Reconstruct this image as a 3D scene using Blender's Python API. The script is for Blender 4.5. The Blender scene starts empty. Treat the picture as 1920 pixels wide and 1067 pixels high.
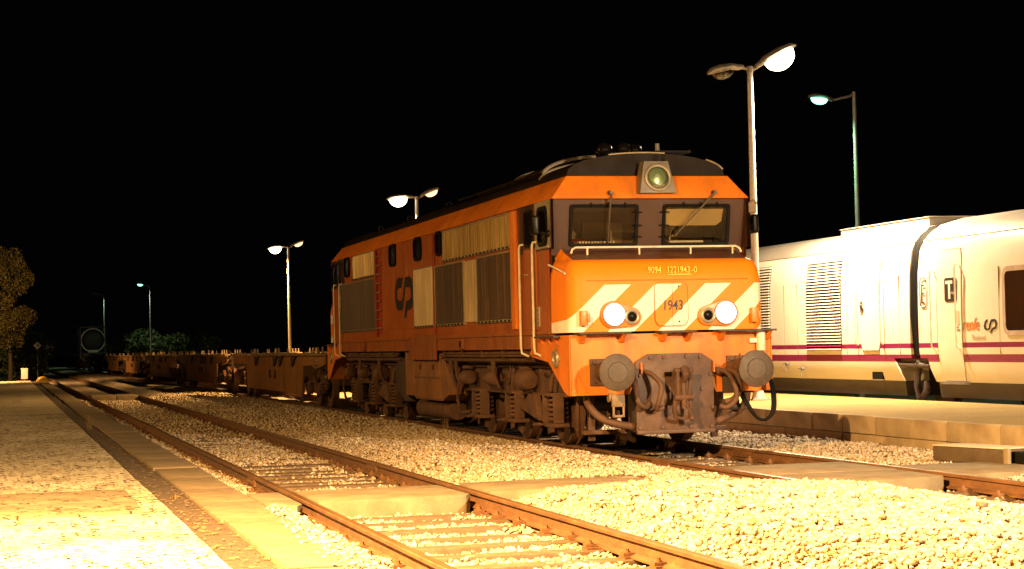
import bpy, bmesh, math, random
import numpy as np
from mathutils import Vector, Matrix
random.seed(7); rng = np.random.default_rng(11)
R = math.radians
scene = bpy.context.scene
COL = scene.collection

# ------------------------------------------------------------------ camera
PW, PH = 1920, 1067
FPX, YAW, PITCH, ROLL = 3643.8, 0.25613, 0.03118, -0.02326
EYE = Vector((-8.733, -24.947, 1.450))
cF = Vector((math.sin(YAW)*math.cos(PITCH), math.cos(YAW)*math.cos(PITCH), math.sin(PITCH)))
_r = Vector((math.cos(YAW), -math.sin(YAW), 0)); _u = _r.cross(cF)
cR = _r*math.cos(ROLL)+_u*math.sin(ROLL); cU = -_r*math.sin(ROLL)+_u*math.cos(ROLL)
cam_d = bpy.data.cameras.new('camera'); cam = bpy.data.objects.new('camera', cam_d); COL.objects.link(cam)
cam_d.sensor_width = 36; cam_d.lens = FPX/PW*36; cam_d.clip_start = 0.1; cam_d.clip_end = 3000
mw = Matrix((cR, cU, -cF)).transposed().to_4x4(); mw.translation = EYE
cam.matrix_world = mw; scene.camera = cam

# ------------------------------------------------------------------ night sky, exposure
w = bpy.data.worlds.new('World'); scene.world = w; w.use_nodes = True
bg = w.node_tree.nodes['Background']; bg.inputs[0].default_value = (0.9, 0.8, 1.0, 1); bg.inputs[1].default_value = 0.0006
vs = scene.view_settings; vs.view_transform = 'Standard'; vs.look = 'None'; vs.exposure = 0.25; vs.gamma = 1.0
scene.cycles.max_bounces = 6; scene.cycles.diffuse_bounces = 3; scene.cycles.transparent_max_bounces = 12
scene.cycles.sample_clamp_indirect = 6.0

SODIUM = (1.0, 0.56, 0.18); PALE = (1.0, 0.75, 0.45)
POWER = 1.0          # common factor of all the station lamps

def ray(px, py): return ((px-PW/2)*cR - (py-PH/2)*cU)/FPX + cF
def on_plane(px, py, ax, val):
    d = ray(px, py); t = (val-EYE[ax])/d[ax]; return EYE + d*t
def at_depth(px, py, Y): return on_plane(px, py, 1, Y)

# ------------------------------------------------------------------ mesh helper
class MB:
    def __init__(s): s.v = []; s.f = []; s.m = []; s.mi = 0
    def add(s, vs_, fs_):
        o = len(s.v); s.v += [tuple(p) for p in vs_]; s.f += [tuple(i+o for i in f) for f in fs_]; s.m += [s.mi]*len(fs_); return s
    def box(s, x0, x1, y0, y1, z0, z1):
        return s.add([(x0,y0,z0),(x1,y0,z0),(x1,y1,z0),(x0,y1,z0),(x0,y0,z1),(x1,y0,z1),(x1,y1,z1),(x0,y1,z1)],
            [(0,3,2,1),(4,5,6,7),(0,1,5,4),(1,2,6,5),(2,3,7,6),(3,0,4,7)])
    def cbox(s, c, d, rot=None):
        M = rot or Matrix.Identity(3); c = Vector(c); h = [q/2 for q in d]
        P = [c + M @ Vector((i*h[0], j*h[1], k*h[2])) for k in (-1,1) for j in (-1,1) for i in (-1,1)]
        return s.add(P, [(0,2,3,1),(4,5,7,6),(0,1,5,4),(1,3,7,5),(3,2,6,7),(2,0,4,6)])
    def cyl(s, p0, p1, r0, r1=None, n=12, caps=True):
        r1 = r0 if r1 is None else r1; p0 = Vector(p0); p1 = Vector(p1); d = (p1-p0).normalized()
        a = d.orthogonal().normalized(); b = d.cross(a)
        V = []
        for p, r in ((p0, r0), (p1, r1)):
            for i in range(n):
                t = 2*math.pi*i/n; V.append(p + (a*math.cos(t)+b*math.sin(t))*r)
        F = [(i, (i+1)%n, n+(i+1)%n, n+i) for i in range(n)]
        if caps: F += [tuple(range(n-1,-1,-1)), tuple(range(n, 2*n))]
        return s.add(V, F)
    def tube(s, pts, r, n=8, caps=True):
        pts = [Vector(p) for p in pts]; V = []; up = None
        for k, p in enumerate(pts):
            d = ((pts[min(k+1, len(pts)-1)]-pts[max(k-1, 0)])).normalized()
            if up is None: a = d.orthogonal().normalized()
            else:
                a = (up - d*up.dot(d)); a = a.normalized() if a.length > 1e-6 else d.orthogonal().normalized()
            up = a; b = d.cross(a); rr = r[k] if isinstance(r, (list, tuple)) else r
            for i in range(n):
                t = 2*math.pi*i/n; V.append(p+(a*math.cos(t)+b*math.sin(t))*rr)
        F = [(k*n+i, k*n+(i+1)%n, (k+1)*n+(i+1)%n, (k+1)*n+i) for k in range(len(pts)-1) for i in range(n)]
        if caps: F += [tuple(range(n-1,-1,-1)), tuple(range((len(pts)-1)*n, len(pts)*n))]
        return s.add(V, F)
    def hose(s, pts, r, n=10, k=6):
        P = [Vector(p) for p in pts]; P = [P[0]*2-P[1]]+P+[P[-1]*2-P[-2]]; out = []
        for i in range(1, len(P)-2):
            a, b, c, d = P[i-1:i+3]
            for j in range(k):
                t = j/k; out.append(0.5*((2*b)+(c-a)*t+(2*a-5*b+4*c-d)*t*t+(3*b-a-3*c+d)*t**3))
        out.append(P[-2]); return s.tube(out, r, n)
    def prism(s, poly, ax, a, b):
        def P(u, v, w_):
            return (w_, u, v) if ax == 0 else ((u, w_, v) if ax == 1 else (u, v, w_))
        n = len(poly); V = [P(u, v, a) for u, v in poly]+[P(u, v, b) for u, v in poly]
        F = [(i, (i+1)%n, n+(i+1)%n, n+i) for i in range(n)]+[tuple(range(n-1,-1,-1)), tuple(range(n, 2*n))]
        return s.add(V, F)
    def lathe(s, prof, o, axis, n=24):
        o = Vector(o); d = Vector(axis).normalized(); a = d.orthogonal().normalized(); b = d.cross(a); V = []
        for (t, r) in prof:
            for i in range(n):
                q = 2*math.pi*i/n; V.append(o+d*t+(a*math.cos(q)+b*math.sin(q))*max(r, 1e-4))
        m = len(prof)
        F = [(k*n+i, k*n+(i+1)%n, (k+1)*n+(i+1)%n, (k+1)*n+i) for k in range(m-1) for i in range(n)]
        F += [tuple(range(n-1,-1,-1)), tuple(range((m-1)*n, m*n))]
        return s.add(V, F)
    def loft(s, rings, closed=True, caps=True):
        n = len(rings[0]); V = [p for r_ in rings for p in r_]; F = []
        for k in range(len(rings)-1):
            for i in range(n if closed else n-1):
                F.append((k*n+i, k*n+(i+1)%n, (k+1)*n+(i+1)%n, (k+1)*n+i))
        if caps: F += [tuple(range(n-1,-1,-1)), tuple(range((len(rings)-1)*n, len(rings)*n))]
        return s.add(V, F)
    def coil(s, c, r, wr, h, turns, n=5, seg=14):
        c = Vector(c); pts = []
        for i in range(int(turns*seg)+1):
            t = 2*math.pi*i/seg; pts.append(c+Vector((r*math.cos(t), r*math.sin(t), h*i/(turns*seg))))
        return s.tube(pts, wr, n)
    def ring(s, c, axis, r, wr, n=24, m=6):
        c = Vector(c); d = Vector(axis).normalized(); a = d.orthogonal().normalized(); b = d.cross(a); V = []; F = []
        for i in range(n):
            t = 2*math.pi*i/n; e = a*math.cos(t)+b*math.sin(t)
            for j in range(m):
                q = 2*math.pi*j/m; V.append(c+e*(r+wr*math.cos(q))+d*wr*math.sin(q))
        for i in range(n):
            for j in range(m):
                F.append((i*m+j, ((i+1)%n)*m+j, ((i+1)%n)*m+(j+1)%m, i*m+(j+1)%m))
        return s.add(V, F)
    def build(s, name, mats, parent=None, smooth=True, bevel=0.0, seg=2, **tags):
        me = bpy.data.meshes.new(name); me.from_pydata(s.v, [], s.f)
        mats = mats if isinstance(mats, (list, tuple)) else [mats]
        for m_ in mats: me.materials.append(m_)
        if len(mats) > 1: me.polygons.foreach_set('material_index', s.m)
        bm = bmesh.new(); bm.from_mesh(me)
        bmesh.ops.recalc_face_normals(bm, faces=bm.faces)
        if bevel:
            es = [e for e in bm.edges if len(e.link_faces) == 2 and e.calc_face_angle(0) > 0.6]
            bmesh.ops.bevel(bm, geom=es, offset=bevel, segments=seg, profile=0.6, affect='EDGES', clamp_overlap=True)
        bm.to_mesh(me); bm.free()
        if smooth:
            me.polygons.foreach_set('use_smooth', [True]*len(me.polygons)); me.set_sharp_from_angle(angle=R(38))
        me.update()
        o = bpy.data.objects.new(name, me); COL.objects.link(o)
        if parent: o.parent = parent
        for k, v in tags.items(): o[k] = v
        return o

def empty(name, loc=(0,0,0), rz=0, **tags):
    o = bpy.data.objects.new(name, None); COL.objects.link(o); o.location = loc; o.rotation_euler = (0, 0, rz)
    o.empty_display_size = 0.3
    for k, v in tags.items(): o[k] = v
    return o
def copy_tree(o, parent=None):
    c = o.copy(); COL.objects.link(c); c.parent = parent
    for ch in list(o.children): copy_tree(ch, c)
    return c
def clone(o, loc, rz=0, parent=None, **tags):
    c = copy_tree(o, parent); c.location = loc; c.rotation_euler = (0, 0, rz)
    for k, v in tags.items(): c[k] = v
    return c
def text_mesh(name, body, size, mat, parent, loc, rot, shear=0.0, extrude=0.003, align='CENTER', sx=1.0, bold=0.0, **tags):
    cu = bpy.data.curves.new(name, 'FONT'); cu.body = body; cu.size = size; cu.align_x = align; cu.extrude = extrude
    cu.shear = shear; cu.offset = bold
    t = bpy.data.objects.new('tmp', cu); COL.objects.link(t)
    dg = bpy.context.evaluated_depsgraph_get(); me = bpy.data.meshes.new_from_object(t.evaluated_get(dg))
    bpy.data.objects.remove(t); me.materials.clear(); me.materials.append(mat)
    M = Matrix.Translation(loc) @ rot.to_4x4() @ Matrix.Diagonal((sx, 1, 1, 1)); me.transform(M)
    o = bpy.data.objects.new(name, me); COL.objects.link(o); o.parent = parent
    for k, v in tags.items(): o[k] = v
    return o
ROT_FRONT = Matrix(((1,0,0),(0,0,-1),(0,1,0)))              # text faces -Y, reads along +X
ROT_LEFT = Matrix(((0,0,-1),(-1,0,0),(0,1,0)))              # text faces -X, reads along -Y

def flat_poly(name, pts3, mat, parent, off, **tags):
    """thin plate from an outline (a flat print with its own thickness)"""
    off = Vector(off); n = len(pts3)
    s = MB(); s.add([Vector(p) for p in pts3]+[Vector(p)+off for p in pts3],
        [(i, (i+1)%n, n+(i+1)%n, n+i) for i in range(n)]+[tuple(range(n-1,-1,-1)), tuple(range(n, 2*n))])
    me = bpy.data.meshes.new(name); me.from_pydata(s.v, [], s.f); me.materials.append(mat)
    bm = bmesh.new(); bm.from_mesh(me); bmesh.ops.triangulate(bm, faces=[f for f in bm.faces if len(f.verts) > 4])
    bmesh.ops.recalc_face_normals(bm, faces=bm.faces); bm.to_mesh(me); bm.free()
    o = bpy.data.objects.new(name, me); COL.objects.link(o); o.parent = parent
    for k, v in tags.items(): o[k] = v
    return o
def rrect(u0, u1, v0, v1, r, n=5):
    P = []
    for cx, cy, a0 in ((u1-r, v0+r, -90), (u1-r, v1-r, 0), (u0+r, v1-r, 90), (u0+r, v0+r, 180)):
        for i in range(n+1):
            a = R(a0+90*i/n); P.append((cx+r*math.cos(a), cy+r*math.sin(a)))
    return P
def frame_loop(mb, poly, ax, pos, wdt, dep):
    """a closed moulding along an outline lying in the plane ax=pos"""
    def P(u, v, w_): return Vector((w_, u, v) if ax == 0 else (u, w_, v))
    n = len(poly); cu = sum(p[0] for p in poly)/n; cv = sum(p[1] for p in poly)/n; V = []
    for i, (u, v) in enumerate(poly):
        a, b = poly[i-1], poly[(i+1) % n]; tu, tv = b[0]-a[0], b[1]-a[1]; L = math.hypot(tu, tv) or 1
        nu, nv = tv/L, -tu/L
        if (u-cu)*nu+(v-cv)*nv < 0: nu, nv = -nu, -nv
        V += [P(u, v, pos), P(u+nu*wdt, v+nv*wdt, pos), P(u+nu*wdt, v+nv*wdt, pos+dep), P(u, v, pos+dep)]
    F = [(4*i+j, 4*((i+1)%n)+j, 4*((i+1)%n)+(j+1)%4, 4*i+(j+1)%4) for i in range(n) for j in range(4)]
    mb.add(V, F); return mb
def pane_with_holes(mb, us, vs_, holes, fn, thick):
    """sheet u x v with rectangular openings; fn(u, v, depth) -> point"""
    us = sorted(set(us+[h[0] for h in holes]+[h[1] for h in holes])); vs2 = sorted(set(vs_+[h[2] for h in holes]+[h[3] for h in holes]))
    for i in range(len(us)-1):
        for j in range(len(vs2)-1):
            cu, cv = (us[i]+us[i+1])/2, (vs2[j]+vs2[j+1])/2
            if any(h[0] < cu < h[1] and h[2] < cv < h[3] for h in holes): continue
            q = [(us[i], vs2[j]), (us[i+1], vs2[j]), (us[i+1], vs2[j+1]), (us[i], vs2[j+1])]
            mb.add([fn(u, v, 0) for u, v in q]+[fn(u, v, thick) for u, v in q], [(0,1,2,3), (7,6,5,4)])
    for h in holes:
        q = [(h[0], h[2]), (h[1], h[2]), (h[1], h[3]), (h[0], h[3])]
        mb.add([fn(u, v, 0) for u, v in q]+[fn(u, v, thick) for u, v in q], [(i, (i+1)%4, 4+(i+1)%4, 4+i) for i in range(4)])
    return mb

# ------------------------------------------------------------------ materials
def new_mat(name):
    m = bpy.data.materials.new(name); m.use_nodes = True; nt = m.node_tree; return m, nt, nt.nodes['Principled BSDF']
def N(nt, typ, **kw):
    n = nt.nodes.new(typ)
    for k, v in kw.items():
        if k.startswith('i_'):
            key = k[2:]; n.inputs[int(key) if key.isdigit() else key].default_value = v
        else: setattr(n, k, v)
    return n
def ramp(nt, fac, stops):
    r_ = nt.nodes.new('ShaderNodeValToRGB'); e = r_.color_ramp.elements
    while len(e) < len(stops): e.new(0.5)
    for el, (p, c) in zip(e, stops): el.position = p; el.color = (*c, 1) if len(c) == 3 else c
    nt.links.new(fac, r_.inputs[0]); return r_.outputs[0]
def mixc(nt, fac, a, b, mode='MIX'):
    m = nt.nodes.new('ShaderNodeMix'); m.data_type = 'RGBA'; m.blend_type = mode
    for sock, v in ((m.inputs[0], fac), (m.inputs[6], a), (m.inputs[7], b)):
        if hasattr(v, 'is_linked'): nt.links.new(v, sock)
        elif isinstance(v, (int, float)): sock.default_value = v
        else: sock.default_value = (*v, 1)
    return m.outputs[2]
def mth(nt, op, a, b=None, c=None):
    m = nt.nodes.new('ShaderNodeMath'); m.operation = op
    for i, v in enumerate((a, b, c)):
        if v is None: continue
        if hasattr(v, 'is_linked'): nt.links.new(v, m.inputs[i])
        else: m.inputs[i].default_value = v
    return m.outputs[0]
def coords(nt, scale=(1,1,1), kind='Object'):
    tc = nt.nodes.new('ShaderNodeTexCoord'); mp = nt.nodes.new('ShaderNodeMapping'); mp.inputs['Scale'].default_value = scale
    nt.links.new(tc.outputs[kind], mp.inputs[0]); return mp.outputs[0]
def noise(nt, vec, scale, detail=5, rough=0.6):
    n = N(nt, 'ShaderNodeTexNoise'); n.inputs['Scale'].default_value = scale; n.inputs['Detail'].default_value = detail; n.inputs['Roughness'].default_value = rough
    nt.links.new(vec, n.inputs['Vector']); return n.outputs[0]
def bump(nt, p, h, strength, dist=0.01):
    b = N(nt, 'ShaderNodeBump'); b.inputs['Strength'].default_value = strength; b.inputs['Distance'].default_value = dist
    nt.links.new(h, b.inputs['Height']); nt.links.new(b.outputs[0], p.inputs['Normal'])
def surf(name, c1, c2=None, scale=3.0, rough=0.6, metal=0.0, bmp=0.0, bscale=40.0, dirt=None, dirt_amt=0.5, dscale=1.2, streak=False, spec=0.5, coat=0.0):
    m, nt, p = new_mat(name); v = coords(nt)
    c2 = c2 or tuple(q*0.75 for q in c1)
    col = mixc(nt, ramp(nt, noise(nt, v, scale), [(0.35, (0,0,0)), (0.68, (1,1,1))]), c1, c2)
    if dirt:
        vd = coords(nt, (1,1,0.12)) if streak else v
        f = ramp(nt, noise(nt, vd, dscale*(3 if streak else 1), 8, 0.65), [(0.45, (0,0,0)), (0.72, (dirt_amt,)*3)])
        col = mixc(nt, f, col, dirt)
    nt.links.new(col, p.inputs['Base Color'])
    rg = mth(nt, 'MULTIPLY_ADD', noise(nt, v, scale*2.3), 0.3, rough-0.15); nt.links.new(rg, p.inputs['Roughness'])
    p.inputs['Metallic'].default_value = metal; p.inputs['Specular IOR Level'].default_value = spec
    if coat: p.inputs['Coat Weight'].default_value = coat; p.inputs['Coat Roughness'].default_value = 0.25
    if bmp: bump(nt, p, noise(nt, v, bscale, 6, 0.7), bmp)
    return m
def emit(name, col, strength):
    m, nt, p = new_mat(name); p.inputs['Base Color'].default_value = (*col, 1)
    p.inputs['Emission Color'].default_value = (*col, 1); p.inputs['Emission Strength'].default_value = strength; p.inputs['Roughness'].default_value = 0.3
    return m

ORANGE = (0.78, 0.215, 0.006); CREAM = (0.78, 0.74, 0.64)
M = {}
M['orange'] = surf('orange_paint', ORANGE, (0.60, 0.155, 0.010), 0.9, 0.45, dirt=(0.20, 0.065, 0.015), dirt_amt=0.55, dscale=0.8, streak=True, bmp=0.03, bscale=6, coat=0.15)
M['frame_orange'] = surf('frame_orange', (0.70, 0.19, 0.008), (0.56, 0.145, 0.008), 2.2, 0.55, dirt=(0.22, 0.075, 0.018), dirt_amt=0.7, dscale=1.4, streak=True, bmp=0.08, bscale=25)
M['side_orange'] = surf('side_orange', (0.36, 0.088, 0.006), (0.28, 0.064, 0.005), 1.3, 0.5, dirt=(0.16, 0.050, 0.014), dirt_amt=0.75, dscale=0.9, streak=True, bmp=0.05, bscale=7, coat=0.1)  # grimier copy of the orange, darkened further to hold down the side light
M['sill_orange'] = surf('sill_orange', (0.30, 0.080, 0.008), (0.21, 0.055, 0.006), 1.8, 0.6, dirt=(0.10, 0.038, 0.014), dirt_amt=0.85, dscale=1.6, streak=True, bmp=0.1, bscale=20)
M['box_brown'] = surf('underfloor_box_paint', (0.25, 0.105, 0.038), (0.17, 0.070, 0.026), 2.5, 0.65, dirt=(0.07, 0.032, 0.016), dirt_amt=0.8, dscale=2.2, bmp=0.15, bscale=25)
M['red'] = surf('red_oxide', (0.30, 0.035, 0.008), None, 3, 0.5)
M['brown'] = surf('brown_cab_band', (0.052, 0.017, 0.007), (0.040, 0.013, 0.006), 2.0, 0.38, bmp=0.02, bscale=8)
M['roof'] = surf('roof_black', (0.012, 0.008, 0.006), (0.02, 0.013, 0.009), 2.0, 0.5, bmp=0.05, bscale=5, spec=0.06)
M['grime'] = surf('grimy_steel', (0.100, 0.044, 0.023), (0.058, 0.025, 0.013), 4.0, 0.75, dirt=(0.17, 0.085, 0.045), dirt_amt=0.6, dscale=2.5, bmp=0.35, bscale=30)
M['grime_dark'] = surf('oily_steel', (0.035, 0.022, 0.016), (0.06, 0.035, 0.024), 5.0, 0.6, bmp=0.3, bscale=30)
M['plate'] = surf('coupler_plate', (0.085, 0.040, 0.023), (0.060, 0.027, 0.016), 2.5, 0.6, dirt=(0.21, 0.125, 0.085), dirt_amt=0.5, dscale=3, bmp=0.25, bscale=45)
M['buffer'] = surf('buffer_steel', (0.095, 0.066, 0.045), (0.055, 0.036, 0.025), 6.0, 0.55, metal=0.2, dirt=(0.05, 0.03, 0.02), dirt_amt=0.7, dscale=4, bmp=0.2, bscale=50)
M['black'] = surf('black_rubber', (0.006, 0.005, 0.004), None, 5, 0.6, spec=0.12)
M['black_gloss'] = surf('black_gloss', (0.008, 0.006, 0.005), None, 5, 0.3, spec=0.10)
M['ink'] = surf('black_lettering', (0.018, 0.014, 0.012), None, 8, 0.5)
M['yellow_ink'] = surf('yellow_lettering', (0.95, 0.66, 0.04), None, 8, 0.5)
M['white'] = surf('white_paint', (0.80, 0.78, 0.72), (0.74, 0.71, 0.64), 3, 0.4)
M['rail_white'] = surf('handrail_paint', (0.80, 0.76, 0.66), (0.6, 0.5, 0.36), 4, 0.35)
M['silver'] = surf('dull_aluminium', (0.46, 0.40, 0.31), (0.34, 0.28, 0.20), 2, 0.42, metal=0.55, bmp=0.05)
M['grey'] = surf('grey_metal', (0.20, 0.17, 0.14), None, 4, 0.5)
M['talgo_dark'] = surf('skirt_dark_grey', (0.085, 0.07, 0.06), (0.06, 0.05, 0.042), 2, 0.6, dirt=(0.16, 0.11, 0.07), dirt_amt=0.4, dscale=2)
M['talgo_roof'] = surf('talgo_roof_grey', (0.42, 0.38, 0.33), (0.36, 0.32, 0.27), 1.5, 0.5, dirt=(0.2, 0.16, 0.12), dirt_amt=0.5, dscale=0.7)
M['sleeper'] = surf('sleeper_timber', (0.115, 0.066, 0.034), (0.070, 0.040, 0.021), 6, 0.85, dirt=(0.22, 0.15, 0.09), dirt_amt=0.5, dscale=5, bmp=0.6, bscale=22)
M['concrete'] = surf('concrete_worn', (0.225, 0.17, 0.10), (0.165, 0.12, 0.068), 3.5, 0.85, dirt=(0.11, 0.07, 0.038), dirt_amt=0.75, dscale=1.6, bmp=0.35, bscale=60)
M['kerb'] = surf('concrete_kerb', (0.20, 0.145, 0.08), (0.145, 0.10, 0.054), 6.0, 0.88, dirt=(0.085, 0.054, 0.028), dirt_amt=0.8, dscale=2.4, bmp=0.4, bscale=70)
M['wall'] = surf('platform_wall_block', (0.50, 0.39, 0.25), (0.40, 0.30, 0.19), 2.6, 0.9, dirt=(0.17, 0.11, 0.06), dirt_amt=0.7, dscale=1.1, bmp=0.5, bscale=50)
M['galv'] = surf('galvanised_pole', (0.52, 0.49, 0.44), (0.42, 0.39, 0.35), 5, 0.45, metal=0.2)
M['dirt'] = surf('dark_dirt_strip', (0.058, 0.034, 0.019), (0.036, 0.021, 0.012), 9, 0.95, dirt=(0.16, 0.10, 0.05), dirt_amt=0.6, dscale=26, bmp=0.9, bscale=60)
M['ground'] = surf('dark_ground', (0.05, 0.042, 0.028), (0.07, 0.055, 0.035), 0.8, 0.95, bmp=0.6, bscale=6)
M['bark'] = surf('bark', (0.08, 0.055, 0.035), (0.05, 0.035, 0.022), 8, 0.9, bmp=0.6, bscale=20)
M['straw'] = surf('dry_straw', (0.26, 0.17, 0.06), (0.15, 0.09, 0.035), 20, 0.8)
M['litter'] = surf('dead_leaf', (0.060, 0.022, 0.005), (0.035, 0.013, 0.004), 30, 0.85)
M['ceiling'] = surf('cab_ceiling_cream', (0.72, 0.58, 0.30), None, 2, 0.6)
M['seat_red'] = surf('seat_red', (0.35, 0.07, 0.03), None, 5, 0.8)
M['cab_in'] = surf('cab_interior', (0.42, 0.32, 0.18), None, 2, 0.7)
M['wagon'] = surf('wagon_brown', (0.32, 0.14, 0.040), (0.24, 0.105, 0.030), 1.4, 0.7, dirt=(0.08, 0.045, 0.022), dirt_amt=0.6, dscale=0.9, streak=True, bmp=0.1, bscale=18)
M['deck'] = surf('wagon_deck_rail', (0.28, 0.19, 0.10), (0.18, 0.11, 0.055), 4, 0.6, bmp=0.2)
M['green_hut'] = surf('pale_hut', (0.55, 0.60, 0.52), None, 2, 0.7)
M['tank'] = surf('tank_steel', (0.55, 0.55, 0.58), None, 2, 0.22, metal=0.95)
M['tank_frame'] = surf('tank_frame', (0.035, 0.028, 0.03), None, 3, 0.6)
M['wiper'] = surf('wiper_steel', (0.085, 0.06, 0.04), None, 6, 0.5)
M['seam'] = surf('door_seam', (0.20, 0.13, 0.07), None, 6, 0.6)
M['box_side'] = surf('cable_box_side', (0.085, 0.055, 0.028), (0.06, 0.038, 0.02), 5, 0.7, bmp=0.2)
M['box_lid'] = surf('cable_box_lid', (0.55, 0.45, 0.33), (0.45, 0.36, 0.26), 4, 0.8, bmp=0.2)
M['pink_frame'] = surf('window_gasket', (0.56, 0.44, 0.36), None, 4, 0.5)
M['win_dark'] = surf('dark_tinted_glass', (0.010, 0.007, 0.004), None, 2, 0.2, spec=0.3)
M['lamp_shell'] = surf('lamp_housing', (0.30, 0.27, 0.22), (0.22, 0.19, 0.15), 6, 0.5, metal=0.2)
M['sodium'] = emit('sodium_lens', (1.0, 0.84, 0.58), 9)
M['head'] = emit('headlight_lens', (0.97, 0.97, 1.0), 6)
M['green_lens'] = emit('mercury_lens', (0.30, 1.0, 0.72), 3.0)
M['dim_lens'] = emit('dim_lens', (1.0, 0.72, 0.38), 1.6)
M['dome_yellow'] = surf('yellow_paint', (0.75, 0.42, 0.02), None, 8, 0.5)

def glass(name, tint, refl=0.12):
    m, nt, p = new_mat(name); out = nt.nodes['Material Output']; nt.nodes.remove(p)
    t = N(nt, 'ShaderNodeBsdfTransparent'); t.inputs[0].default_value = (*tint, 1)
    g = N(nt, 'ShaderNodeBsdfGlossy'); g.inputs['Roughness'].default_value = 0.06
    lw = N(nt, 'ShaderNodeLayerWeight'); lw.inputs[0].default_value = 0.25
    f = mth(nt, 'MULTIPLY_ADD', lw.outputs['Fresnel'], 0.8, refl); mx = N(nt, 'ShaderNodeMixShader')
    nt.links.new(f, mx.inputs[0]); nt.links.new(t.outputs[0], mx.inputs[1]); nt.links.new(g.outputs[0], mx.inputs[2]); nt.links.new(mx.outputs[0], out.inputs[0])
    return m
M['glass'] = glass('window_glass', (0.80, 0.76, 0.68), 0.02)
M['lens'] = glass('lamp_glass', (0.85, 0.9, 0.8), 0.08)

def stripe_paint():
    m, nt, p = new_mat('nose_paint_stripes')
    tc = N(nt, 'ShaderNodeTexCoord'); sp = N(nt, 'ShaderNodeSeparateXYZ'); nt.links.new(tc.outputs['Object'], sp.inputs[0])
    x, z = sp.outputs[0], sp.outputs[2]
    u = mth(nt, 'MULTIPLY_ADD', z, -1.08, x); u = mth(nt, 'ADD', u, 7.2+2.60); u = mth(nt, 'DIVIDE', u, 0.72); u = mth(nt, 'FRACT', u)
    s = mth(nt, 'LESS_THAN', u, 0.52); s = mth(nt, 'MULTIPLY', s, mth(nt, 'LESS_THAN', z, 2.235)); s = mth(nt, 'MULTIPLY', s, mth(nt, 'GREATER_THAN', mth(nt, 'MULTIPLY_ADD', z, -1.08, x), -3.34))
    v = coords(nt); d = ramp(nt, noise(nt, coords(nt, (1,1,0.25)), 2.2, 8, 0.65), [(0.45, (0,0,0)), (0.8, (0.35,)*3)])
    col = mixc(nt, s, ORANGE, (0.80, 0.76, 0.64)); tp = mth(nt, 'MULTIPLY', mth(nt, 'GREATER_THAN', z, 2.585), mth(nt, 'LESS_THAN', mth(nt, 'ABSOLUTE', x), 1.26)); col = mixc(nt, tp, col, (0.10, 0.035, 0.014)); col = mixc(nt, d, col, (0.32, 0.14, 0.04)); nt.links.new(col, p.inputs['Base Color'])
    p.inputs['Roughness'].default_value = 0.5; p.inputs['Specular IOR Level'].default_value = 0.25
    bump(nt, p, noise(nt, v, 3.5, 2), 0.03); return m
M['nose'] = stripe_paint()

def streak_sheet(name, c1, c2, c3, rough, metal):
    m, nt, p = new_mat(name); v = coords(nt, (1, 6, 0.25)); n1 = noise(nt, v, 2.2, 6, 0.7); n2 = noise(nt, coords(nt, (1, 1, 0.5)), 0.9, 3)
    col = ramp(nt, n1, [(0.30, c1), (0.52, c2), (0.72, c3)]); col = mixc(nt, ramp(nt, n2, [(0.4, (0,0,0)), (0.7, (0.6,)*3)]), col, c1)
    nt.links.new(col, p.inputs['Base Color']); p.inputs['Roughness'].default_value = rough; p.inputs['Metallic'].default_value = metal; return m
M['grille_light'] = streak_sheet('grille_fins_light', (0.13, 0.075, 0.024), (0.36, 0.25, 0.09), (0.66, 0.50, 0.22), 0.45, 0.3)
M['grille_dark'] = streak_sheet('grille_fins_dark', (0.025, 0.012, 0.006), (0.055, 0.027, 0.012), (0.15, 0.085, 0.036), 0.6, 0.2)
M['grille_pale'] = streak_sheet('grille_fins_pale', (0.24, 0.17, 0.085), (0.44, 0.34, 0.19), (0.66, 0.56, 0.36), 0.5, 0.2)

def talgo_mat():
    m, nt, p = new_mat('talgo_paint'); tc = N(nt, 'ShaderNodeTexCoord'); sp = N(nt, 'ShaderNodeSeparateXYZ'); nt.links.new(tc.outputs['Object'], sp.inputs[0]); z = sp.outputs[2]
    def band(a, b): return mth(nt, 'MULTIPLY', mth(nt, 'GREATER_THAN', z, a), mth(nt, 'LESS_THAN', z, b))
    s = mth(nt, 'ADD', band(1.225, 1.315), band(0.975, 1.11))
    d = ramp(nt, noise(nt, coords(nt, (1, 0.6, 0.3)), 1.3, 6), [(0.48, (0,0,0)), (0.8, (0.35,)*3)])
    col = mixc(nt, d, CREAM, (0.55, 0.42, 0.25)); col = mixc(nt, s, col, (0.24, 0.010, 0.085)); nt.links.new(col, p.inputs['Base Color'])
    p.inputs['Roughness'].default_value = 0.35; bump(nt, p, noise(nt, coords(nt), 1.5, 3), 0.03); return m
M['talgo'] = talgo_mat()
M['talgo_plain'] = surf('talgo_door_cream', CREAM, (0.72, 0.66, 0.55), 1.5, 0.35)
M['louvre'] = surf('louvre_cream', (0.74, 0.68, 0.56), None, 2, 0.4)

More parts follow.
